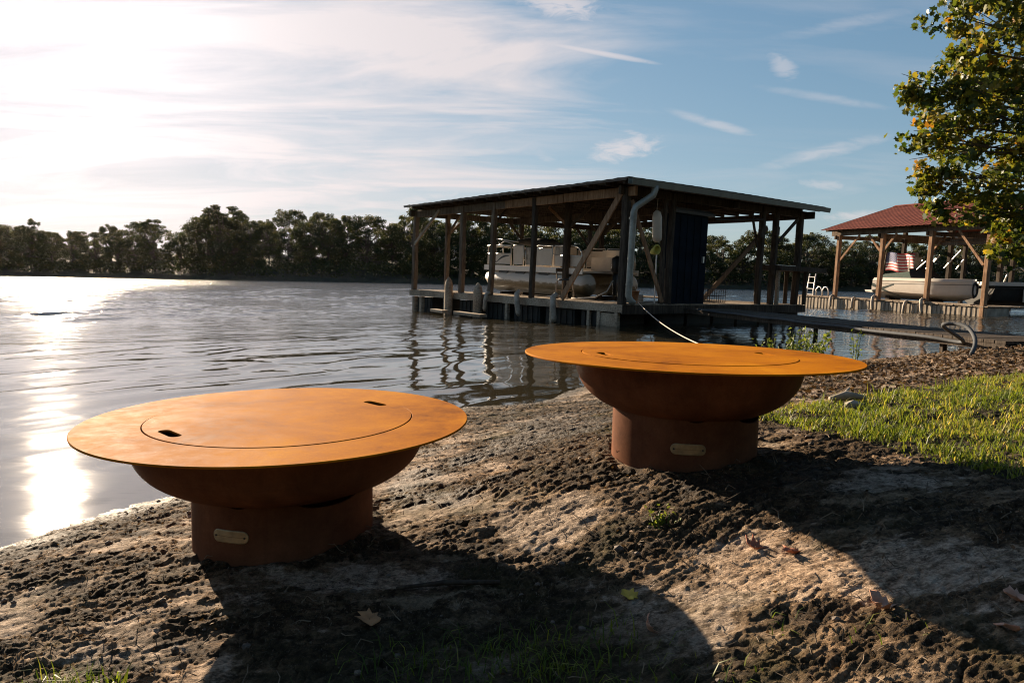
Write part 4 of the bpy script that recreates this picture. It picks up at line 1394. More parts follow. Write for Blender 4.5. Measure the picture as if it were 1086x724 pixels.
# swim ladder at the far end of the dock
t_ = empty('swim_ladder'); t_.matrix_basis = M2 @ Matrix.Translation((.15, 9.1, .40))
m = MB(); m.tube([(.0, .0, -.6), (0, 0, .2), (.02, -.12, 1.05)], .028, 7); m.tube([(0, -.42, -.6), (0, -.42, .2), (.02, -.50, 1.05)], .028, 7); m.build('side_rail', MAT['steel'], t_, True)
for z_ in (.05, .33, .61, .89):
    m = MB(); m.tube([(0, -.05 * z_ - .02, z_), (0, -.42 - .07 * z_, z_)], .022, 6); m.build('rung', MAT['steel'], t_)
for y0 in (-.62, -1.02):
    m = MB(); m.tube([(.0, y0 + .0, .0), (0, y0 + .02, .3), (.0, y0 - .1, .44), (0, y0 - .24, .44), (0, y0 - .34, .3), (0, y0 - .36, 0)], .026, 7); m.build('grab_rail', MAT['steel'], t_, True)
tag(t_, 'white metal swim ladder with two looped grab rails on the dock end', 'ladder')


# ------------------------------------------------------------------ motorboats
def hull_mesh(L, B, D, mat_hull, root, stripe=True):
    """lofted hull: x from stern 0 to bow L"""
    ns = 26; vs = []; fs = []
    for i in range(ns):
        t_ = i / (ns - 1)
        hb = B / 2 * (1 - .86 * max(0, (t_ - .60) / .40) ** 2.6) * (1 - .06 * (1 - t_)) + .015
        keel = .0 + .22 * D * max(0, (t_ - .72) / .28) ** 2.2
        sheer = D * (1.0 + .02 * t_)
        chz = keel + .30 * D * (1 - .35 * t_) * (1 - max(0, (t_ - .8) / .2) * .3)
        x = t_ * L
        rake = -.16 * (1 - t_) ** 8
        prof_ = [(0, keel), (hb * .78, chz), (hb * .90, chz + .08 * D), (hb * .985, chz + .32 * D), (hb * 1.0, sheer - .16 * D), (hb * 1.035, sheer - .13 * D), (hb * 1.0, sheer - .07 * D), (hb * .95, sheer), (hb * .80, sheer + .01 * D), (hb * .74, sheer - .05 * D)]
        full = [(y_, z_) for y_, z_ in prof_] + [(-y_, z_) for y_, z_ in prof_[:0:-1]]
        for y_, z_ in full:
            vs.append((x + rake * (z_ / D) * -1.5 * (1 - t_), y_, z_))
    k = len(full)
    for i in range(ns - 1):
        for q in range(k):
            q2 = (q + 1) % k
            fs.append((i * k + q, (i + 1) * k + q, (i + 1) * k + q2, i * k + q2))
    fs.append(tuple(range(k))); fs.append(tuple((ns - 1) * k + q for q in range(k - 1, -1, -1)))
    m = MB(); m.add(vs, fs)
    return smooth_angle(m.build('hull', mat_hull, root), 35)


t = NT('white_hull_with_stripes')
sepz = t.new('ShaderNodeSeparateXYZ'); t.l.new(t.coord('Object'), sepz.inputs[0])
x_, y_, z_ = sepz.outputs
slope1 = t.math('ABSOLUTE', t.math('SUBTRACT', z_, t.math('ADD', .40, t.math('MULTIPLY', t.math('SUBTRACT', x_, .75), -.38))))
slope2 = t.math('ABSOLUTE', t.math('SUBTRACT', z_, t.math('ADD', .47, t.math('MULTIPLY', t.math('SUBTRACT', x_, .75), .30))))
inx = t.math('MULTIPLY', t.math('GREATER_THAN', x_, .05), t.math('LESS_THAN', x_, 1.35))
thin = t.maprange(x_, 0, 1.35, .085, .035)
m1 = t.math('MULTIPLY', t.math('LESS_THAN', slope1, thin), inx); m2 = t.math('MULTIPLY', t.math('LESS_THAN', slope2, thin), inx)
line = t.math('LESS_THAN', t.math('ABSOLUTE', t.math('SUBTRACT', z_, t.math('ADD', .66, t.math('MULTIPLY', x_, .012)))), .018)
msk = t.math('MAXIMUM', t.math('MAXIMUM', m1, m2), t.math('MULTIPLY', line, .75))
low = t.maprange(z_, .05, .22, .55, 0)
nz = t.noise(t.coord('Object'), 2.4, 4, .6)
colh = t.mix(msk, t.ramp(nz, [(.3, (.58, .52, .45)), (.7, (.68, .62, .55))]), (.07, .085, .08))
colh = t.mix(low, colh, (.22, .16, .10))
t.set(Base_Color=colh, Roughness=.3)
MAT['hull'] = t.m

MBT = empty('motorboat'); MBT.matrix_basis = M2 @ Matrix.Translation((2.05, 6.45, .42)) @ Matrix.Rotation(R(-90), 4, 'Z')
tag(MBT, 'white motorboat with dark crossed stripes under the red roof', 'motorboat')
hull_mesh(4.35, 1.75, .92, MAT['hull'], MBT)
m = MB(); m.add([(-.42, -.62, .36), (.02, -.62, .36), (.02, .62, .36), (-.42, .62, .36), (-.40, -.58, .27), (.02, -.62, .25), (.02, .62, .25), (-.40, .58, .27)], [(0, 1, 2, 3), (7, 6, 5, 4), (0, 4, 5, 1), (1, 5, 6, 2), (2, 6, 7, 3), (3, 7, 4, 0)]); m.build('swim_platform', MAT['white'], MBT)
m = MB(); m.add([(.25, -.62, .90), (2.0, -.66, .93), (2.0, .66, .93), (.25, .62, .90), (.5, -.48, 1.10), (1.7, -.45, 1.22), (1.7, .45, 1.22), (.5, .48, 1.10)], [(0, 3, 2, 1), (4, 5, 6, 7), (0, 1, 5, 4), (1, 2, 6, 5), (2, 3, 7, 6), (3, 0, 4, 7)]); m.build('cockpit_cover', MAT['green_canvas'], MBT)
m = MB(); m.add([(2.0, -.66, .95), (2.55, -.40, .98), (2.55, .40, .98), (2.0, .66, .95), (1.78, -.56, 1.34), (2.12, -.34, 1.36), (2.12, .34, 1.36), (1.78, .56, 1.34)], [(0, 1, 5, 4), (1, 2, 6, 5), (2, 3, 7, 6), (4, 5, 6, 7)]); m.build('windscreen', MAT['black'], MBT)
m = MB(); m.box((1.55, -.35, 1.0), (1.85, .05, 1.85)); m.tube([(1.7, -.15, 1.85), (1.7, -.15, 2.05)], [.12, .10], 10); m.build('helm_seat', MAT['bumper'], MBT)
for a, b in (((.75, .72, .95), (1.35, .72, 1.75)), ((.55, .74, 1.70), (1.15, .74, .95)), ((1.2, .70, 1.02), (2.05, .70, 1.85)), ((1.95, .66, 1.65), (2.2, .66, 1.95)), ((2.5, .6, 1.4), (3.2, .6, 2.15)), ((3.05, .6, 1.35), (3.35, .6, 1.75)), ((2.2, -.6, 1.3), (2.95, -.6, 1.95))):
    m = MB(); m.tube([a, b], .026, 7); m.build('canopy_pole', MAT['steel'], MBT)
m = MB()
for q in range(5):
    m.tube([(4.36 + .03 * math.sin(q), .34 * math.sin(a) * .4 + .05, .55 + .27 * math.cos(a) - .02 * q) for a in np.linspace(0, 2 * math.pi, 15)], .022, 6)
m.build('bow_line_coil', MAT['black'], MBT)
m = MB(); m.box((.5, -.35, -.05), (.7, .35, .30)); m.box((2.6, -.35, -.05), (2.8, .35, .30)); m.box((.3, -.3, -.1), (3.2, .3, -.04)); m.build('cradle', MAT['wood_dark'], MBT)

WB = empty('moored_boat'); WB.matrix_basis = Matrix.Translation((19.5, 29.2, .22)) @ Matrix.Rotation(R(-3), 4, 'Z')
tag(WB, 'long white boat cut by the right edge of the photo, beside the red roofed boathouse', 'boat')
hull_mesh(7.5, 2.0, .95, MAT['float_dark'], WB)
m = MB(); m.box((-.05, -1.02, .955), (5.2, 1.02, 1.11)); m.build('gunwale_deck', MAT['white'], WB)
m = MB(); m.tube([(.6, -.9, 1.1), (.75, -.9, 1.55), (1.2, -.9, 1.72), (1.9, -.9, 1.2)], .03, 7); m.build('rail', MAT['steel'], WB, True)
m = MB(); m.box((1.3, -1.06, .30), (2.4, -1.035, .82)); m.build('side_panel', MAT['cream'], WB)

# flag on its staff
t_ = empty('flag'); t_.matrix_basis = M2 @ Matrix.Translation((1.75, 6.28, 1.05))
m = MB(); m.tube([(0, 0, 0), (.0, -.16, 1.42)], .022, 8); m.tube([(0, -.16, 1.42), (0, -.163, 1.46)], [.035, .02], 8); m.build('staff', MAT['wood_mid'], t_)
fw_, fh_, nu, nv = 1.62, .80, 52, 26


def flag_pt(u, v):
    sag = .10 * u ** 1.4 - .03 * math.sin(u * 9)
    return (.075 * math.sin(u * 11 + v * 1.2) * (.25 + u), -.15 - .02 * (1 - v) - fw_ * u * .94, .62 + fh_ * v - sag * (1 - .25 * v))


parts = {'stripe_red': [], 'stripe_white': [], 'canton': []}
for a in range(nu):
    for b in range(nv):
        u0, u1, v0, v1 = a / nu, (a + 1) / nu, b / nv, (b + 1) / nv
        st_i = int((1 - (v0 + v1) / 2) * 13)
        key = 'canton' if (st_i < 7 and u1 <= .405) else ('stripe_red' if st_i % 2 == 0 else 'stripe_white')
        parts[key].append((u0, u1, v0, v1))
fm = {'stripe_red': simple('flag_red', (.42, .045, .05), .8, .12, 20), 'stripe_white': simple('flag_white', (.70, .66, .62), .8, .08, 20), 'canton': simple('flag_blue', (.04, .055, .16), .8, .15, 20)}
m = MB(); faces = []; mats = []
for ki, key in enumerate(parts):
    for (u0, u1, v0, v1) in parts[key]:
        m.add([flag_pt(u0, v0), flag_pt(u1, v0), flag_pt(u1, v1), flag_pt(u0, v1)], [(0, 1, 2, 3)]); mats.append(ki)
# stars, in staggered rows
for row in range(9):
    for cidx in range(6 if row % 2 == 0 else 5):
        u = .405 * ((2 * cidx + 1 + (row % 2)) / 12); v = 1 - (7 / 13) * ((row + 1) / 10)
        p = Vector(flag_pt(u, v)); pu = Vector(flag_pt(u + .01, v)) - p; pv = Vector(flag_pt(u, v + .01)) - p
        pu.normalize(); pv.normalize(); nn = pu.cross(pv)
        for sgn in (1, -1):
            pts = [p + nn * .003 * sgn + (pu * math.cos(R(90 + 36 * q)) + pv * math.sin(R(90 + 36 * q))) * (.021 if q % 2 == 0 else .009) for q in range(10)]
            m.add(pts, [tuple(range(10))]); mats.append(1)
fo = m.build('flag_cloth', fm['stripe_red'], t_, True)
fo.data.materials.append(fm['stripe_white']); fo.data.materials.append(fm['canton'])
fo.data.polygons.foreach_set('material_index', mats)
tag(t_, 'flag with red and white stripes and starred blue corner, waving above the motorboat', 'flag')

# ------------------------------------------------------------------ gangway, hose
G0, G1 = Vector((3.95, 15.9, .45)), Vector((5.35, 7.45, .385))
gdir = (G1 - G0).normalized(); gp = Vector((-gdir.y, gdir.x, 0)).normalized()
if gp.x < 0:
    gp = -gp
GW = empty('gangway', tuple(G0), (0, 0, math.atan2(gdir.y, gdir.x)))
Lg = (G1 - G0).length
m = MB(); q = 0.0
sgn_ = 1 if (Matrix.Rotation(GW.rotation_euler.z, 3, 'Z') @ Vector((0, 1, 0))).dot(gp) > 0 else -1
while q < Lg:
    m.box((q, min(0, sgn_ * 1.1), -.035), (q + .135, max(0, sgn_ * 1.1), random.uniform(-.003, .003))); q += .148
m.build('walkway_boards', MAT['wood_dark'], GW)
for yy_ in (.03, 1.07):
    m = MB(); m.bar((0, sgn_ * yy_, -.075), (Lg, sgn_ * yy_, -.075), .05, .075); m.build('side_beam', MAT['wood_dark'], GW)
for x_p in (3.6, 7.6):
    for yy_ in (.1, 1.0):
        m = MB(); m.bar((x_p, sgn_ * yy_, -1.3), (x_p, sgn_ * yy_, -.115), .06, .06, (0, 1, 0)); m.build('support_post', MAT['wood_dark'], GW)
tag(GW, 'long dark plank gangway from the bank to the dark boathouse', 'gangway')
m = MB(); m.box((0, 0, -.20), (1.3, 1.2, .0))
o = m.build('landing_slab', simple('worn_concrete', (.13, .12, .105), .9, .3, 4, bump=.3), None); o.location = (5.45, 6.85, .40); o.rotation_euler = (0, R(-1), R(-8))
tag(o, 'grey concrete slab at the bank end of the gangway', 'slab')
pts = []
for k in range(14):
    f_ = .10 + .84 * k / 13
    p = G0.lerp(G1, f_) - gp * (.05 + .015 * math.sin(k * 1.9)) + Vector((0, 0, .012 + .006 * math.sin(k * 2.3)))
    pts.append(p)
pts += [at(1000, 345.5, 7.6), at(1014, 343.5, 7.45), at(1026, 347, 7.3), at(1033, 356, 7.15), at(1034, 366, 7.0)]
ph_ = at(1030, 376, 6.9); ph_.z = gz(ph_.x, ph_.y) + .02; pts.append(ph_)
# smooth the line by Catmull-Rom
sm = []
for i in range(len(pts) - 1):
    a, b, c, d = pts[max(i - 1, 0)], pts[i], pts[i + 1], pts[min(i + 2, len(pts) - 1)]
    for k in range(5):
        t_ = k / 5
        sm.append(.5 * ((2 * b) + (c - a) * t_ + (2 * a - 5 * b + 4 * c - d) * t_ ** 2 + (3 * b - a - 3 * c + d) * t_ ** 3))
sm.append(pts[-1])
m = MB(); m.tube(sm, .021, 8)
tag(m.build('hose', MAT['hose'], None, True), 'thick grey hose lying along the gangway and looping down to the bank', 'hose')

# ------------------------------------------------------------------ near maple on the right
TR = empty('maple_tree', (11.6, 11.6, gz(11.6, 11.6) - .1))
tag(TR, 'leafy tree with yellowing leaves hanging in from the upper right corner', 'tree')
tl = TR.location.copy()
gT = np.random.default_rng(21)
CL = []   # leaf clumps: (place in the photograph, depth, radius)
for (px, py, Y, r_) in ((1010, 20, 11.0, .62), (1045, 0, 11.6, .7), (1075, 30, 10.8, .75), (1000, 88, 10.9, .46), (972, 98, 11.1, .42), (965, 130, 10.9, .36), (985, 150, 11.2, .45), (1030, 85, 11.5, .6),
                        (1060, 110, 10.8, .62), (1086, 80, 11.4, .7), (1020, 145, 11.5, .55), (980, 182, 11.0, .36), (962, 200, 11.3, .30), (1000, 195, 10.9, .42), (1040, 180, 11.2, .55), (1075, 165, 11.6, .62),
                        (1020, 225, 11.0, .40), (1050, 225, 11.4, .46), (1080, 215, 10.8, .5), (1072, 252, 10.9, .34), (1086, 262, 10.7, .36), (985, 222, 11.2, .26), (1110, 0, 11.2, .9), (1130, 80, 11.5, .9), (1120, 160, 11.4, .85), (1125, 230, 11.0, .7),
                        (1180, 40, 11.6, 1.1), (1180, 150, 11.6, 1.1), (1190, 230, 11.0, .8), (1250, 90, 11.8, 1.3), (1250, 200, 11.4, 1.1), (1040, -50, 11.2, .9), (1110, -80, 11.6, 1.2), (1200, -90, 11.6, 1.5), (1000, -30, 11.4, .5), (1280, -60, 12, 1.6),
                        (1000, 48, 11.6, .42), (1008, 118, 10.8, .42), (958, 155, 11.2, .22), (952, 92, 11.0, .20), (1160, 250, 12.5, .8), (1100, 120, 13.0, .9), (1060, 60, 12.8, .8), (1150, 0, 13.2, 1.2), (1220, 130, 13.5, 1.3), (1330, 60, 12.5, 1.6), (1340, 180, 12.5, 1.4)):
    CL.append((at(px + (14 if px < 1065 else 0), py, Y), r_))
mb = MB()
tk = [(0, 0, 0), (.05, .05, 1.0), (-.1, .0, 2.2), (-.2, .1, 3.6), (-.1, .1, 5.2), (.1, 0, 7.0)]
mb.tube(tk, [.30, .24, .21, .17, .11, .05], 14)
for i, (c, r_) in enumerate(CL):
    lc = c - tl
    z0 = max(.9, min(6.5, lc.z * .72 + .2)); f_ = z0 / 7.0
    s0 = Vector((-.15, .05, z0)); mid = s0.lerp(lc, .55) + Vector((0, 0, .12 + .12 * random.random()))
    rr = .022 + .02 * r_
    mb.tube([s0, s0.lerp(mid, .5) + Vector((0, 0, .06)), mid, mid.lerp(lc, .6), lc], [rr * 1.4, rr * 1.1, rr * .8, rr * .5, .006], 6)
    for q in range(4):
        e = lc + Vector(gT.normal(size=3)) * r_ * .5
        mb.tube([mid.lerp(lc, .6), e], [rr * .4, .004], 4)
mb.build('trunk', MAT['bark'], TR, True)
P = []; T = []; S = []
for c, r_ in CL:
    m_ = int(980 * r_ ** 1.9) + 70
    # small sprays inside the clump, so that there are gaps
    nsub = max(5, int(26 * r_))
    sub = np.array(c - tl) + unit(nsub, gT) * (r_ * (.25 + .80 * gT.random(nsub)))[:, None]
    pick = gT.integers(0, nsub, m_)
    P.append(sub[pick] + gT.normal(size=(m_, 3)) * np.array([.085, .085, .065]))
    base_t = np.clip(.42 + .17 * gT.normal(size=nsub), 0, 1)[pick] + .19 * gT.normal(size=m_)
    T.append(np.clip(base_t, 0, 1))
P = np.concatenate(P); T = np.concatenate(T)


def lobed_leaves(P, size, g):
    """maple-like leaf: seven-cornered outline folded along its midrib"""
    out = np.array([(-.5, 0), (-.28, .34), (-.02, .24), (.12, .46), (.22, .16), (.55, 0), (.22, -.16), (.12, -.46), (-.02, -.24), (-.28, -.34)])
    n = len(P); d = unit(n, g); d[:, 2] -= .55; d /= np.linalg.norm(d, axis=1)[:, None]
    s = np.cross(d, unit(n, g)); s /= np.linalg.norm(s, axis=1)[:, None] + 1e-9
    nr = np.cross(d, s); L = size * (.55 + .75 * g.random(n))
    fold = .25 * g.random(n)
    V = P[:, None, :] + d[:, None, :] * (out[None, :, 0, None] * L[:, None, None]) + s[:, None, :] * (out[None, :, 1, None] * L[:, None, None]) + nr[:, None, :] * (np.abs(out[None, :, 1, None]) * (L * fold)[:, None, None])
    i = np.arange(n)[:, None] * 10
    F = np.concatenate([i + np.array([[0, 1, 2, 5]]) * 1, i + np.array([[2, 3, 4, 5]]), i + np.array([[0, 5, 8, 9]]), i + np.array([[5, 6, 7, 8]])], 0)
    return V.reshape(-1, 3), F


V, F = lobed_leaves(P, .105, gT)
me = mesh_np('crown', V, F); set_tone(me, np.repeat(T, 10))
link('crown', me, MAT['near_leaf'], TR)

# ------------------------------------------------------------------ grass, litter, weeds
def blades(P, L, lean, width, g, tone, name):
    n = len(P); a = g.random(n) * 2 * math.pi
    d = np.stack([np.cos(a), np.sin(a), np.zeros(n)], 1); s = np.stack([-np.sin(a), np.cos(a), np.zeros(n)], 1)
    up = np.array([0, 0, 1.0]); L = L[:, None]; w_ = (width * (.6 + .8 * g.random(n)))[:, None]; lean = lean[:, None]
    m0 = P + up * L * .55 + d * L * lean * .30; tp = P + up * L * (1 - .35 * lean) + d * L * lean
    V = np.stack([P - s * w_ / 2, P + s * w_ / 2, m0 - s * w_ * .38, m0 + s * w_ * .38, tp], 1).reshape(-1, 3)
    i = np.arange(n)[:, None] * 5
    F = np.concatenate([i + np.array([[0, 1, 3]]), i + np.array([[0, 3, 2]]), i + np.array([[2, 3, 4]])], 0)
    me = mesh_np(name, V, F); set_tone(me, np.repeat(tone, 5))
    return me


g = np.random.default_rng(77)
n = 260000
x = .9 + 6.0 * g.random(n) ** 1.35; y = 1.2 + 4.6 * g.random(n)
keep = (g.random(n) < in_grass(x, y) ** 1.3) & (x < .86 * y + 1.6)
cl = fbm(x * 5, y * 5, 3)
keep &= g.random(n) < (.62 + .75 * cl)
x, y, cl = x[keep][:95000], y[keep][:95000], cl[keep][:95000]
P = np.stack([x, y, ground_z(x, y) - .004], 1)
gm_ = in_grass(x, y)
L = (.015 + .024 * g.random(len(x))) * (1 + .55 * cl) * (.45 + .55 * gm_) * (1 + 1.5 * (g.random(len(x)) < .05))
me = blades(P, L, .25 + .75 * g.random(len(x)), .0042, g, np.clip(.42 + .34 * fbm(x * 1.6, y * 1.6, 3) + .20 * g.normal(size=len(x)) + .35 * (1 - gm_) + .5 * (g.random(len(x)) < .09), 0, 1), 'grass')
tag(link('grass', me, MAT['grass']), 'short sunlit green lawn grass on the bank at the right', 'grass', kind='stuff')

# thin dark grass at the nearest edge of the bank
def tuft_field(spots, name, label, tone0):
    Ps = []; Ls = []
    for (cx_, cy_, rad, m_, h_) in spots:
        a = g.random(m_) * 6.283; rr = rad * np.sqrt(g.random(m_))
        xx = cx_ + rr * np.cos(a) * 1.6; yy2 = cy_ + rr * np.sin(a)
        Ps.append(np.stack([xx, yy2, ground_z(xx, yy2) - .006], 1)); Ls.append(h_ * (.4 + .9 * g.random(m_)))
    P = np.concatenate(Ps); L = np.concatenate(Ls)
    me = blades(P, L, .35 + .9 * g.random(len(P)), .0032, g, np.clip(tone0 + .25 * g.normal(size=len(P)), 0, 1), name)
    tag(link(name, me, MAT['grass']), label, 'grass', kind='stuff')


sp_ = []
for k in range(58):
    sp_.append((-.36 + .62 * random.random(), 1.12 + .36 * random.random() ** 1.3, .07 + .06 * random.random(), 26, .055))
for k in range(12):
    sp_.append((-1.02 + .22 * random.random(), 1.30 + .12 * random.random(), .04, 14, .05))
for k in range(5):
    sp_.append((.25 + .5 * random.random(), 1.15 + .25 * random.random(), .05, 10, .035))
tuft_field(sp_, 'grass', 'thin dark grass tufts along the bottom edge, in the shade of the pits', .18)


def ground_hit(px, py):
    d = ray(px, py); t_ = .5
    for _ in range(4000):
        p = Vector((0, 0, CAM_H)) + d * t_
        if p.z < float(base_z(np.array([p.x]), np.array([p.y]))[0]):
            break
        t_ += .006
    return Vector((p.x, p.y, gz(p.x, p.y)))


# leaf litter on the mud strip behind the lawn, scraps elsewhere
n = 9000
x = 1.5 + 5.2 * g.random(n); y = 3.45 + 4.3 * g.random(n)
k_ = (g.random(n) < np.clip(1.25 - 1.6 * in_grass(x, y), .04, 1)) & (base_z(x, y) > .03)
x, y = x[k_], y[k_]
n2 = 5200
x2 = -1.6 + 4.2 * g.random(n2); y2 = 1.2 + 4.4 * g.random(n2)
k2 = (base_z(x2, y2) > .02) & (fbm(x2 * 1.8, y2 * 1.8, 3) > -.05)
x = np.concatenate([x, x2[k2]]); y = np.concatenate([y, y2[k2]])
ls = np.where(np.arange(len(x)) < k_.sum(), .036, .013)
P = np.stack([x, y, ground_z(x, y) + .006 + .02 * g.random(len(x)) * (ls > .02)], 1)
V, F = leaf_cards(P, ls, g, 0, .7)
V = V.reshape(-1, 4, 3); c_m = V.mean(1, keepdims=True); V = c_m + (V - c_m) * np.array([1, 1, .6]); V = V.reshape(-1, 3)
me = mesh_np('leaf_litter', V, F); set_tone(me, np.repeat(np.clip(.30 + .27 * g.normal(size=len(x)), 0, 1), 4))
tag(link('leaf_litter', me, MAT['litter']), 'brown dead leaves and scraps strewn over the mud', 'leaf litter', kind='stuff')
mb = MB()
for k in range(1500):
    if k < 230:
        xx, yy2 = 1.6 + 4.6 * random.random(), 4.4 + 3.2 * random.random()
    else:
        xx, yy2 = -1.5 + 3.9 * random.random(), 1.15 + 4.3 * random.random() ** 1.4
    if base_z(np.array([xx]), np.array([yy2]))[0] < .03 or (in_grass(np.array([xx]), np.array([yy2]))[0] > .4):
        continue
    L_ = random.uniform(.03, .12) * (1.4 if k < 230 else .5); a = random.uniform(0, 6.28)
    zz_ = gz(xx, yy2) + .012
    mb.tube([(xx, yy2, zz_), (xx + L_ * .5 * math.cos(a), yy2 + L_ * .5 * math.sin(a), zz_ + random.uniform(.0, .02)), (xx + L_ * math.cos(a + .3), yy2 + L_ * math.sin(a + .3), zz_ + random.uniform(-.004, .03))], [.0030, .0026, .0012] if k < 230 else [.0013, .0012, .0006], 5)
tag(mb.build('twig_litter', simple('dry_straw', (.17, .125, .08), .9, .75, 9), None), 'broken brown twigs and straw strewn over the mud', 'twigs', kind='stuff')
# small stones
n = 520
mb = MB()
ico = [(0, 0, 1), (.89, 0, .45), (.28, .85, .45), (-.72, .53, .45), (-.72, -.53, .45), (.28, -.85, .45), (.72, .53, -.45), (-.28, .85, -.45), (-.89, 0, -.45), (-.28, -.85, -.45), (.72, -.53, -.45), (0, 0, -1)]
icf = [(0, 1, 2), (0, 2, 3), (0, 3, 4), (0, 4, 5), (0, 5, 1), (1, 6, 2), (2, 7, 3), (3, 8, 4), (4, 9, 5), (5, 10, 1), (2, 6, 7), (3, 7, 8), (4, 8, 9), (5, 9, 10), (1, 10, 6), (6, 11, 7), (7, 11, 8), (8, 11, 9), (9, 11, 10), (10, 11, 6)]
for k in range(n):
    xx, yy2 = -1.6 + 4.6 * random.random(), 1.2 + 4.8 * random.random()
    if base_z(np.array([xx]), np.array([yy2]))[0] < .01 or in_grass(np.array([xx]), np.array([yy2]))[0] > .4 or min(math.hypot(xx + .742, yy2 - 2.23), math.hypot(xx - .648, yy2 - 2.542)) < .33:
        continue
    r_ = random.uniform(.003, .011) * (1.7 if random.random() < .07 else 1)
    zz_ = gz(xx, yy2) + r_ * .2
    mb.add([(xx + vx * r_ * random.uniform(.8, 1.3), yy2 + vy * r_ * random.uniform(.8, 1.3), zz_ + vz * r_ * .7) for vx, vy, vz in ico], icf)
tag(mb.build('pebbles', simple('mixed_pebbles', (.12, .092, .07), .85, .6, 40), None), 'small stones and crumbs scattered on the mud', 'pebbles', kind='stuff')


def dead_leaf(name, px, py, size, mat, label, rz, tilt=.25, lift=.006, curl=.5):
    out = [(-.62, .0), (-.5, .03), (-.38, .22), (-.42, .40), (-.14, .30), (.0, .48), (.12, .28), (.36, .34), (.34, .14), (.55, .0), (.34, -.16), (.38, -.36), (.10, -.27), (-.04, -.47), (-.16, -.28), (-.42, -.36), (-.36, -.18), (-.5, -.03)]
    gl = random.Random(int(px * 7 + py)); out = [(u * gl.uniform(.72, 1.12), v * gl.uniform(.62, 1.15)) for u, v in out]; ks, kt = gl.uniform(-1.1, 1.1), gl.uniform(.6, 1.6)
    mb = MB(); top = []
    for fr in (1.0, .55, .06):
        for (u, v) in out:
            u, v = u * fr, v * fr
            top.append((u * size, v * size, size * (curl * (v * v * 1.9 * kt + .8 * u * u + ks * u * v) + .07 * math.sin(u * 9 + v * 7))))
    m_ = len(out); N = len(top)
    vs = top + [(a, b, c - .0012) for a, b, c in top]; fs = []
    for q in range(2):
        for k in range(m_):
            k2 = (k + 1) % m_
            fs.append((q * m_ + k, q * m_ + k2, (q + 1) * m_ + k2, (q + 1) * m_ + k)); fs.append(tuple(N + i for i in (q * m_ + k, (q + 1) * m_ + k, (q + 1) * m_ + k2, q * m_ + k2)))
    for k in range(m_):
        fs.append((k, N + k, N + (k + 1) % m_, (k + 1) % m_))
    mb.add(vs, fs)
    o = mb.build(name, mat, None, True)
    p = ground_hit(px, py); o.location = (p.x, p.y, p.z + lift); o.rotation_euler = (tilt, .15, rz)
    tag(o, label, 'dead leaf', 'dead leaves on the mud')


dead_leaf('dead_leaf', 392, 665, .062, MAT['dead_leaf'], 'tan dead leaf lying in the shadow near the left fire pit', .4, .45, .012)
dead_leaf('dead_leaf', 686, 676, .052, MAT['dead_leaf_pale'], 'curled pinkish leaf standing on edge near the bottom middle', 1.5, 1.2, .026, .9)
dead_leaf('dead_leaf', 668, 632, .05, MAT['dead_leaf_yellow'], 'yellow leaf on the sunlit mud between the pits', -.5, .2)
dead_leaf('dead_leaf', 801, 582, .055, MAT['dead_leaf_red'], 'left red brown leaf of the pair below the right fire pit', .2, .3)
dead_leaf('dead_leaf', 838, 586, .055, MAT['dead_leaf_red'], 'right red brown leaf of the pair below the right fire pit', 1.2, .2)
dead_leaf('dead_leaf', 935, 645, .06, MAT['dead_leaf_pale'], 'narrow pale leaf lying flat right of the bottom middle', .1, .2, .008, .8)
dead_leaf('dead_leaf', 1077, 638, .055, MAT['dead_leaf_pale'], 'upper pinkish leaf at the right edge in the shade', .3, .3)
dead_leaf('dead_leaf', 1070, 670, .05, MAT['dead_leaf_pale'], 'lower pinkish leaf at the right edge on sunlit mud', 2.2, .3)
# stick on the mud and the driftwood by the lawn
p = ground_hit(530, 624); q = ground_hit(470, 628); r2 = ground_hit(420, 632)
mb = MB(); mb.tube([p + Vector((0, 0, .012)), q + Vector((0, 0, .02)), r2 + Vector((0, 0, .012))], [.006, .007, .004], 7)
tag(mb.build('stick', MAT['wood_dark'], None, True), 'straight dark stick lying at the edge of the left pit shadow', 'stick')
p = ground_hit(884, 428)
mb = MB(); mb.tube([p + Vector((-.02, 0, .02)), p + Vector((.07, .02, .035)), p + Vector((.16, -.01, .03))], [.012, .026, .010], 8); mb.tube([p + Vector((.06, .02, .035)), p + Vector((.10, .05, .07))], [.014, .005], 6)
tag(mb.build('driftwood', MAT['drift'], None, True), 'bleached knot of driftwood at the edge of the lawn', 'driftwood')
p = ground_hit(905, 432)
mb = MB(); mb.add([(p.x + a * .05, p.y + b * .03, p.z + .012 + c * .026) for a, b, c in ico], icf)
tag(mb.build('stone', simple('pale_stone', (.30, .26, .21), .85, .3, 20, bump=.3), None), 'pale stone beside the driftwood', 'stone')


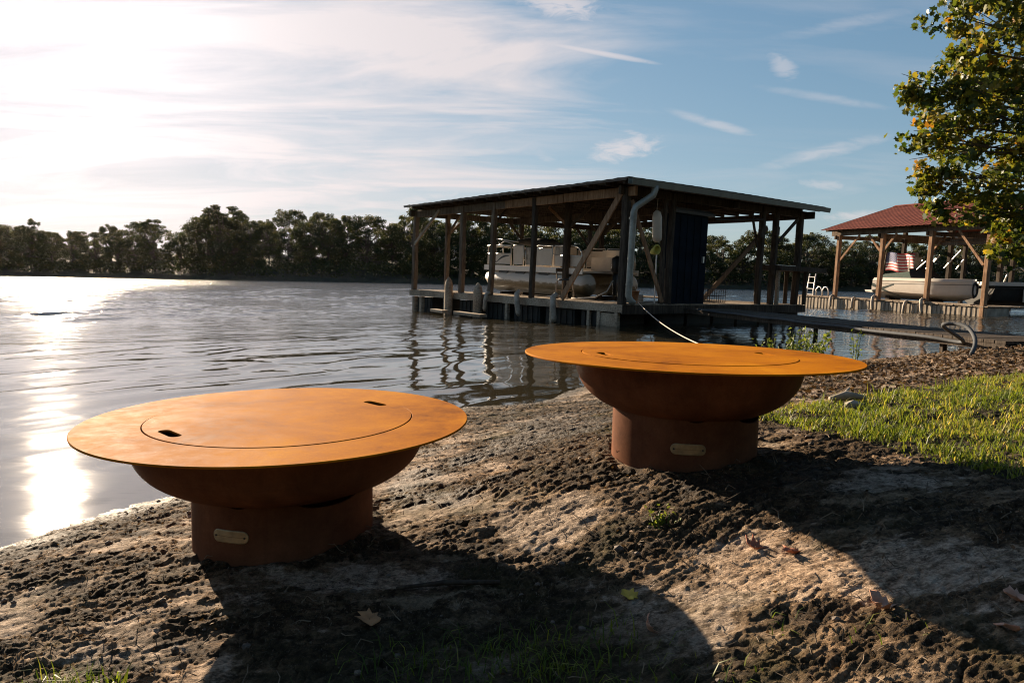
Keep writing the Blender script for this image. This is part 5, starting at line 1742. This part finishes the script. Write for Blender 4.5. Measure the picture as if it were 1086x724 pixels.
def weed(name, cx_, cy_, n_st, h_, label, cat, leafs=14, size=.035, spread=.16, seed=1, tone=.5):
    gg = np.random.default_rng(seed); root = empty(name, (cx_, cy_, gz(cx_, cy_)))
    mb = MB(); P = []
    for k in range(n_st):
        a = gg.random() * 6.28; rr = spread * math.sqrt(gg.random()); hh = h_ * (.5 + .6 * gg.random())
        b0 = Vector((rr * math.cos(a) * .5, rr * math.sin(a) * .5, -.03)); tp = Vector((rr * math.cos(a) * 1.2, rr * math.sin(a) * 1.2, hh))
        md = b0.lerp(tp, .5) + Vector((gg.normal() * .01, gg.normal() * .01, .02))
        mb.tube([b0, md, tp], [.004, .003, .0015], 5)
        for q in range(leafs):
            f_ = .2 + .8 * gg.random(); c = b0.lerp(tp, f_)
            P.append(np.array(c) + gg.normal(size=3) * .018)
    mb.build('stems', MAT['weed_leaf'], root)
    set_tone(root.children[0].data, np.full(len(root.children[0].data.vertices), .3))
    P = np.array(P); V, F = leaf_cards(P, np.full(len(P), size), gg, -.3, .5)
    me = mesh_np('leaves', V, F); set_tone(me, np.repeat(np.clip(tone + .25 * gg.normal(size=len(P)), 0, 1), 4)); link('leaves', me, MAT['weed_leaf'], root)
    tag(root, label, cat)


weed('shrub', 2.68, 6.45, 34, .36, 'bushy sunlit green weed on the bank behind the right fire pit', 'shrub', 16, .045, .27, 3)
weed('weed', 2.35, 6.35, 7, .30, 'thin young weed left of the bushy green one behind the fire pit', 'weed', 10, .035, .09, 4)
weed('weed', 3.25, 6.5, 4, .40, 'lone tall weed stem at the water right of the bushy green one', 'weed', 14, .035, .06, 5)
p = ground_hit(704, 560)
weed('weed', p.x, p.y, 9, .035, 'tiny yellow green weed on the mud in front of the right fire pit', 'weed', 6, .014, .035, 6, .9)

# ------------------------------------------------------------------ thin haze added in place of flare glow over the far-left trees
mb = MB(); mb.box((-1500, -140, -3.5), (1500, 420, 36))
t = NT('flare_haze')
for n_ in list(t.n):
    if n_ != t.out:
        t.n.remove(n_)
pv = t.new('ShaderNodeVolumePrincipled')
pv.inputs['Color'].default_value = (.97, .88, .80, 1); pv.inputs['Density'].default_value = .000009; pv.inputs['Anisotropy'].default_value = .8
t.l.new(pv.outputs[0], t.out.inputs['Volume'])
hz = mb.build('haze', t.m, None); hz['kind'] = 'stuff'; hz['label'] = 'thin warm haze added over the lake for the flare glow at the far-left trees'; hz['category'] = 'haze'

# ------------------------------------------------------------------ render settings
scene.render.engine = 'CYCLES'
cy_ = scene.cycles
cy_.use_denoising = True
try:
    cy_.denoiser = 'OPENIMAGEDENOISE'
except Exception:
    pass
cy_.pixel_filter_type = 'BLACKMAN_HARRIS'; cy_.filter_width = 1.1
cy_.max_bounces = 7; cy_.diffuse_bounces = 3; cy_.glossy_bounces = 4; cy_.transmission_bounces = 3; cy_.transparent_max_bounces = 6
cy_.sample_clamp_indirect = 8.0; cy_.sample_clamp_direct = 60.0
cy_.caustics_reflective = False; cy_.caustics_refractive = False
vs_ = scene.view_settings
vs_.view_transform = 'Standard'; vs_.look = 'None'; vs_.gamma = 1.0; vs_.exposure = 1.66; vs_.use_curve_mapping = False
scene.render.resolution_x = 1024; scene.render.resolution_y = 682
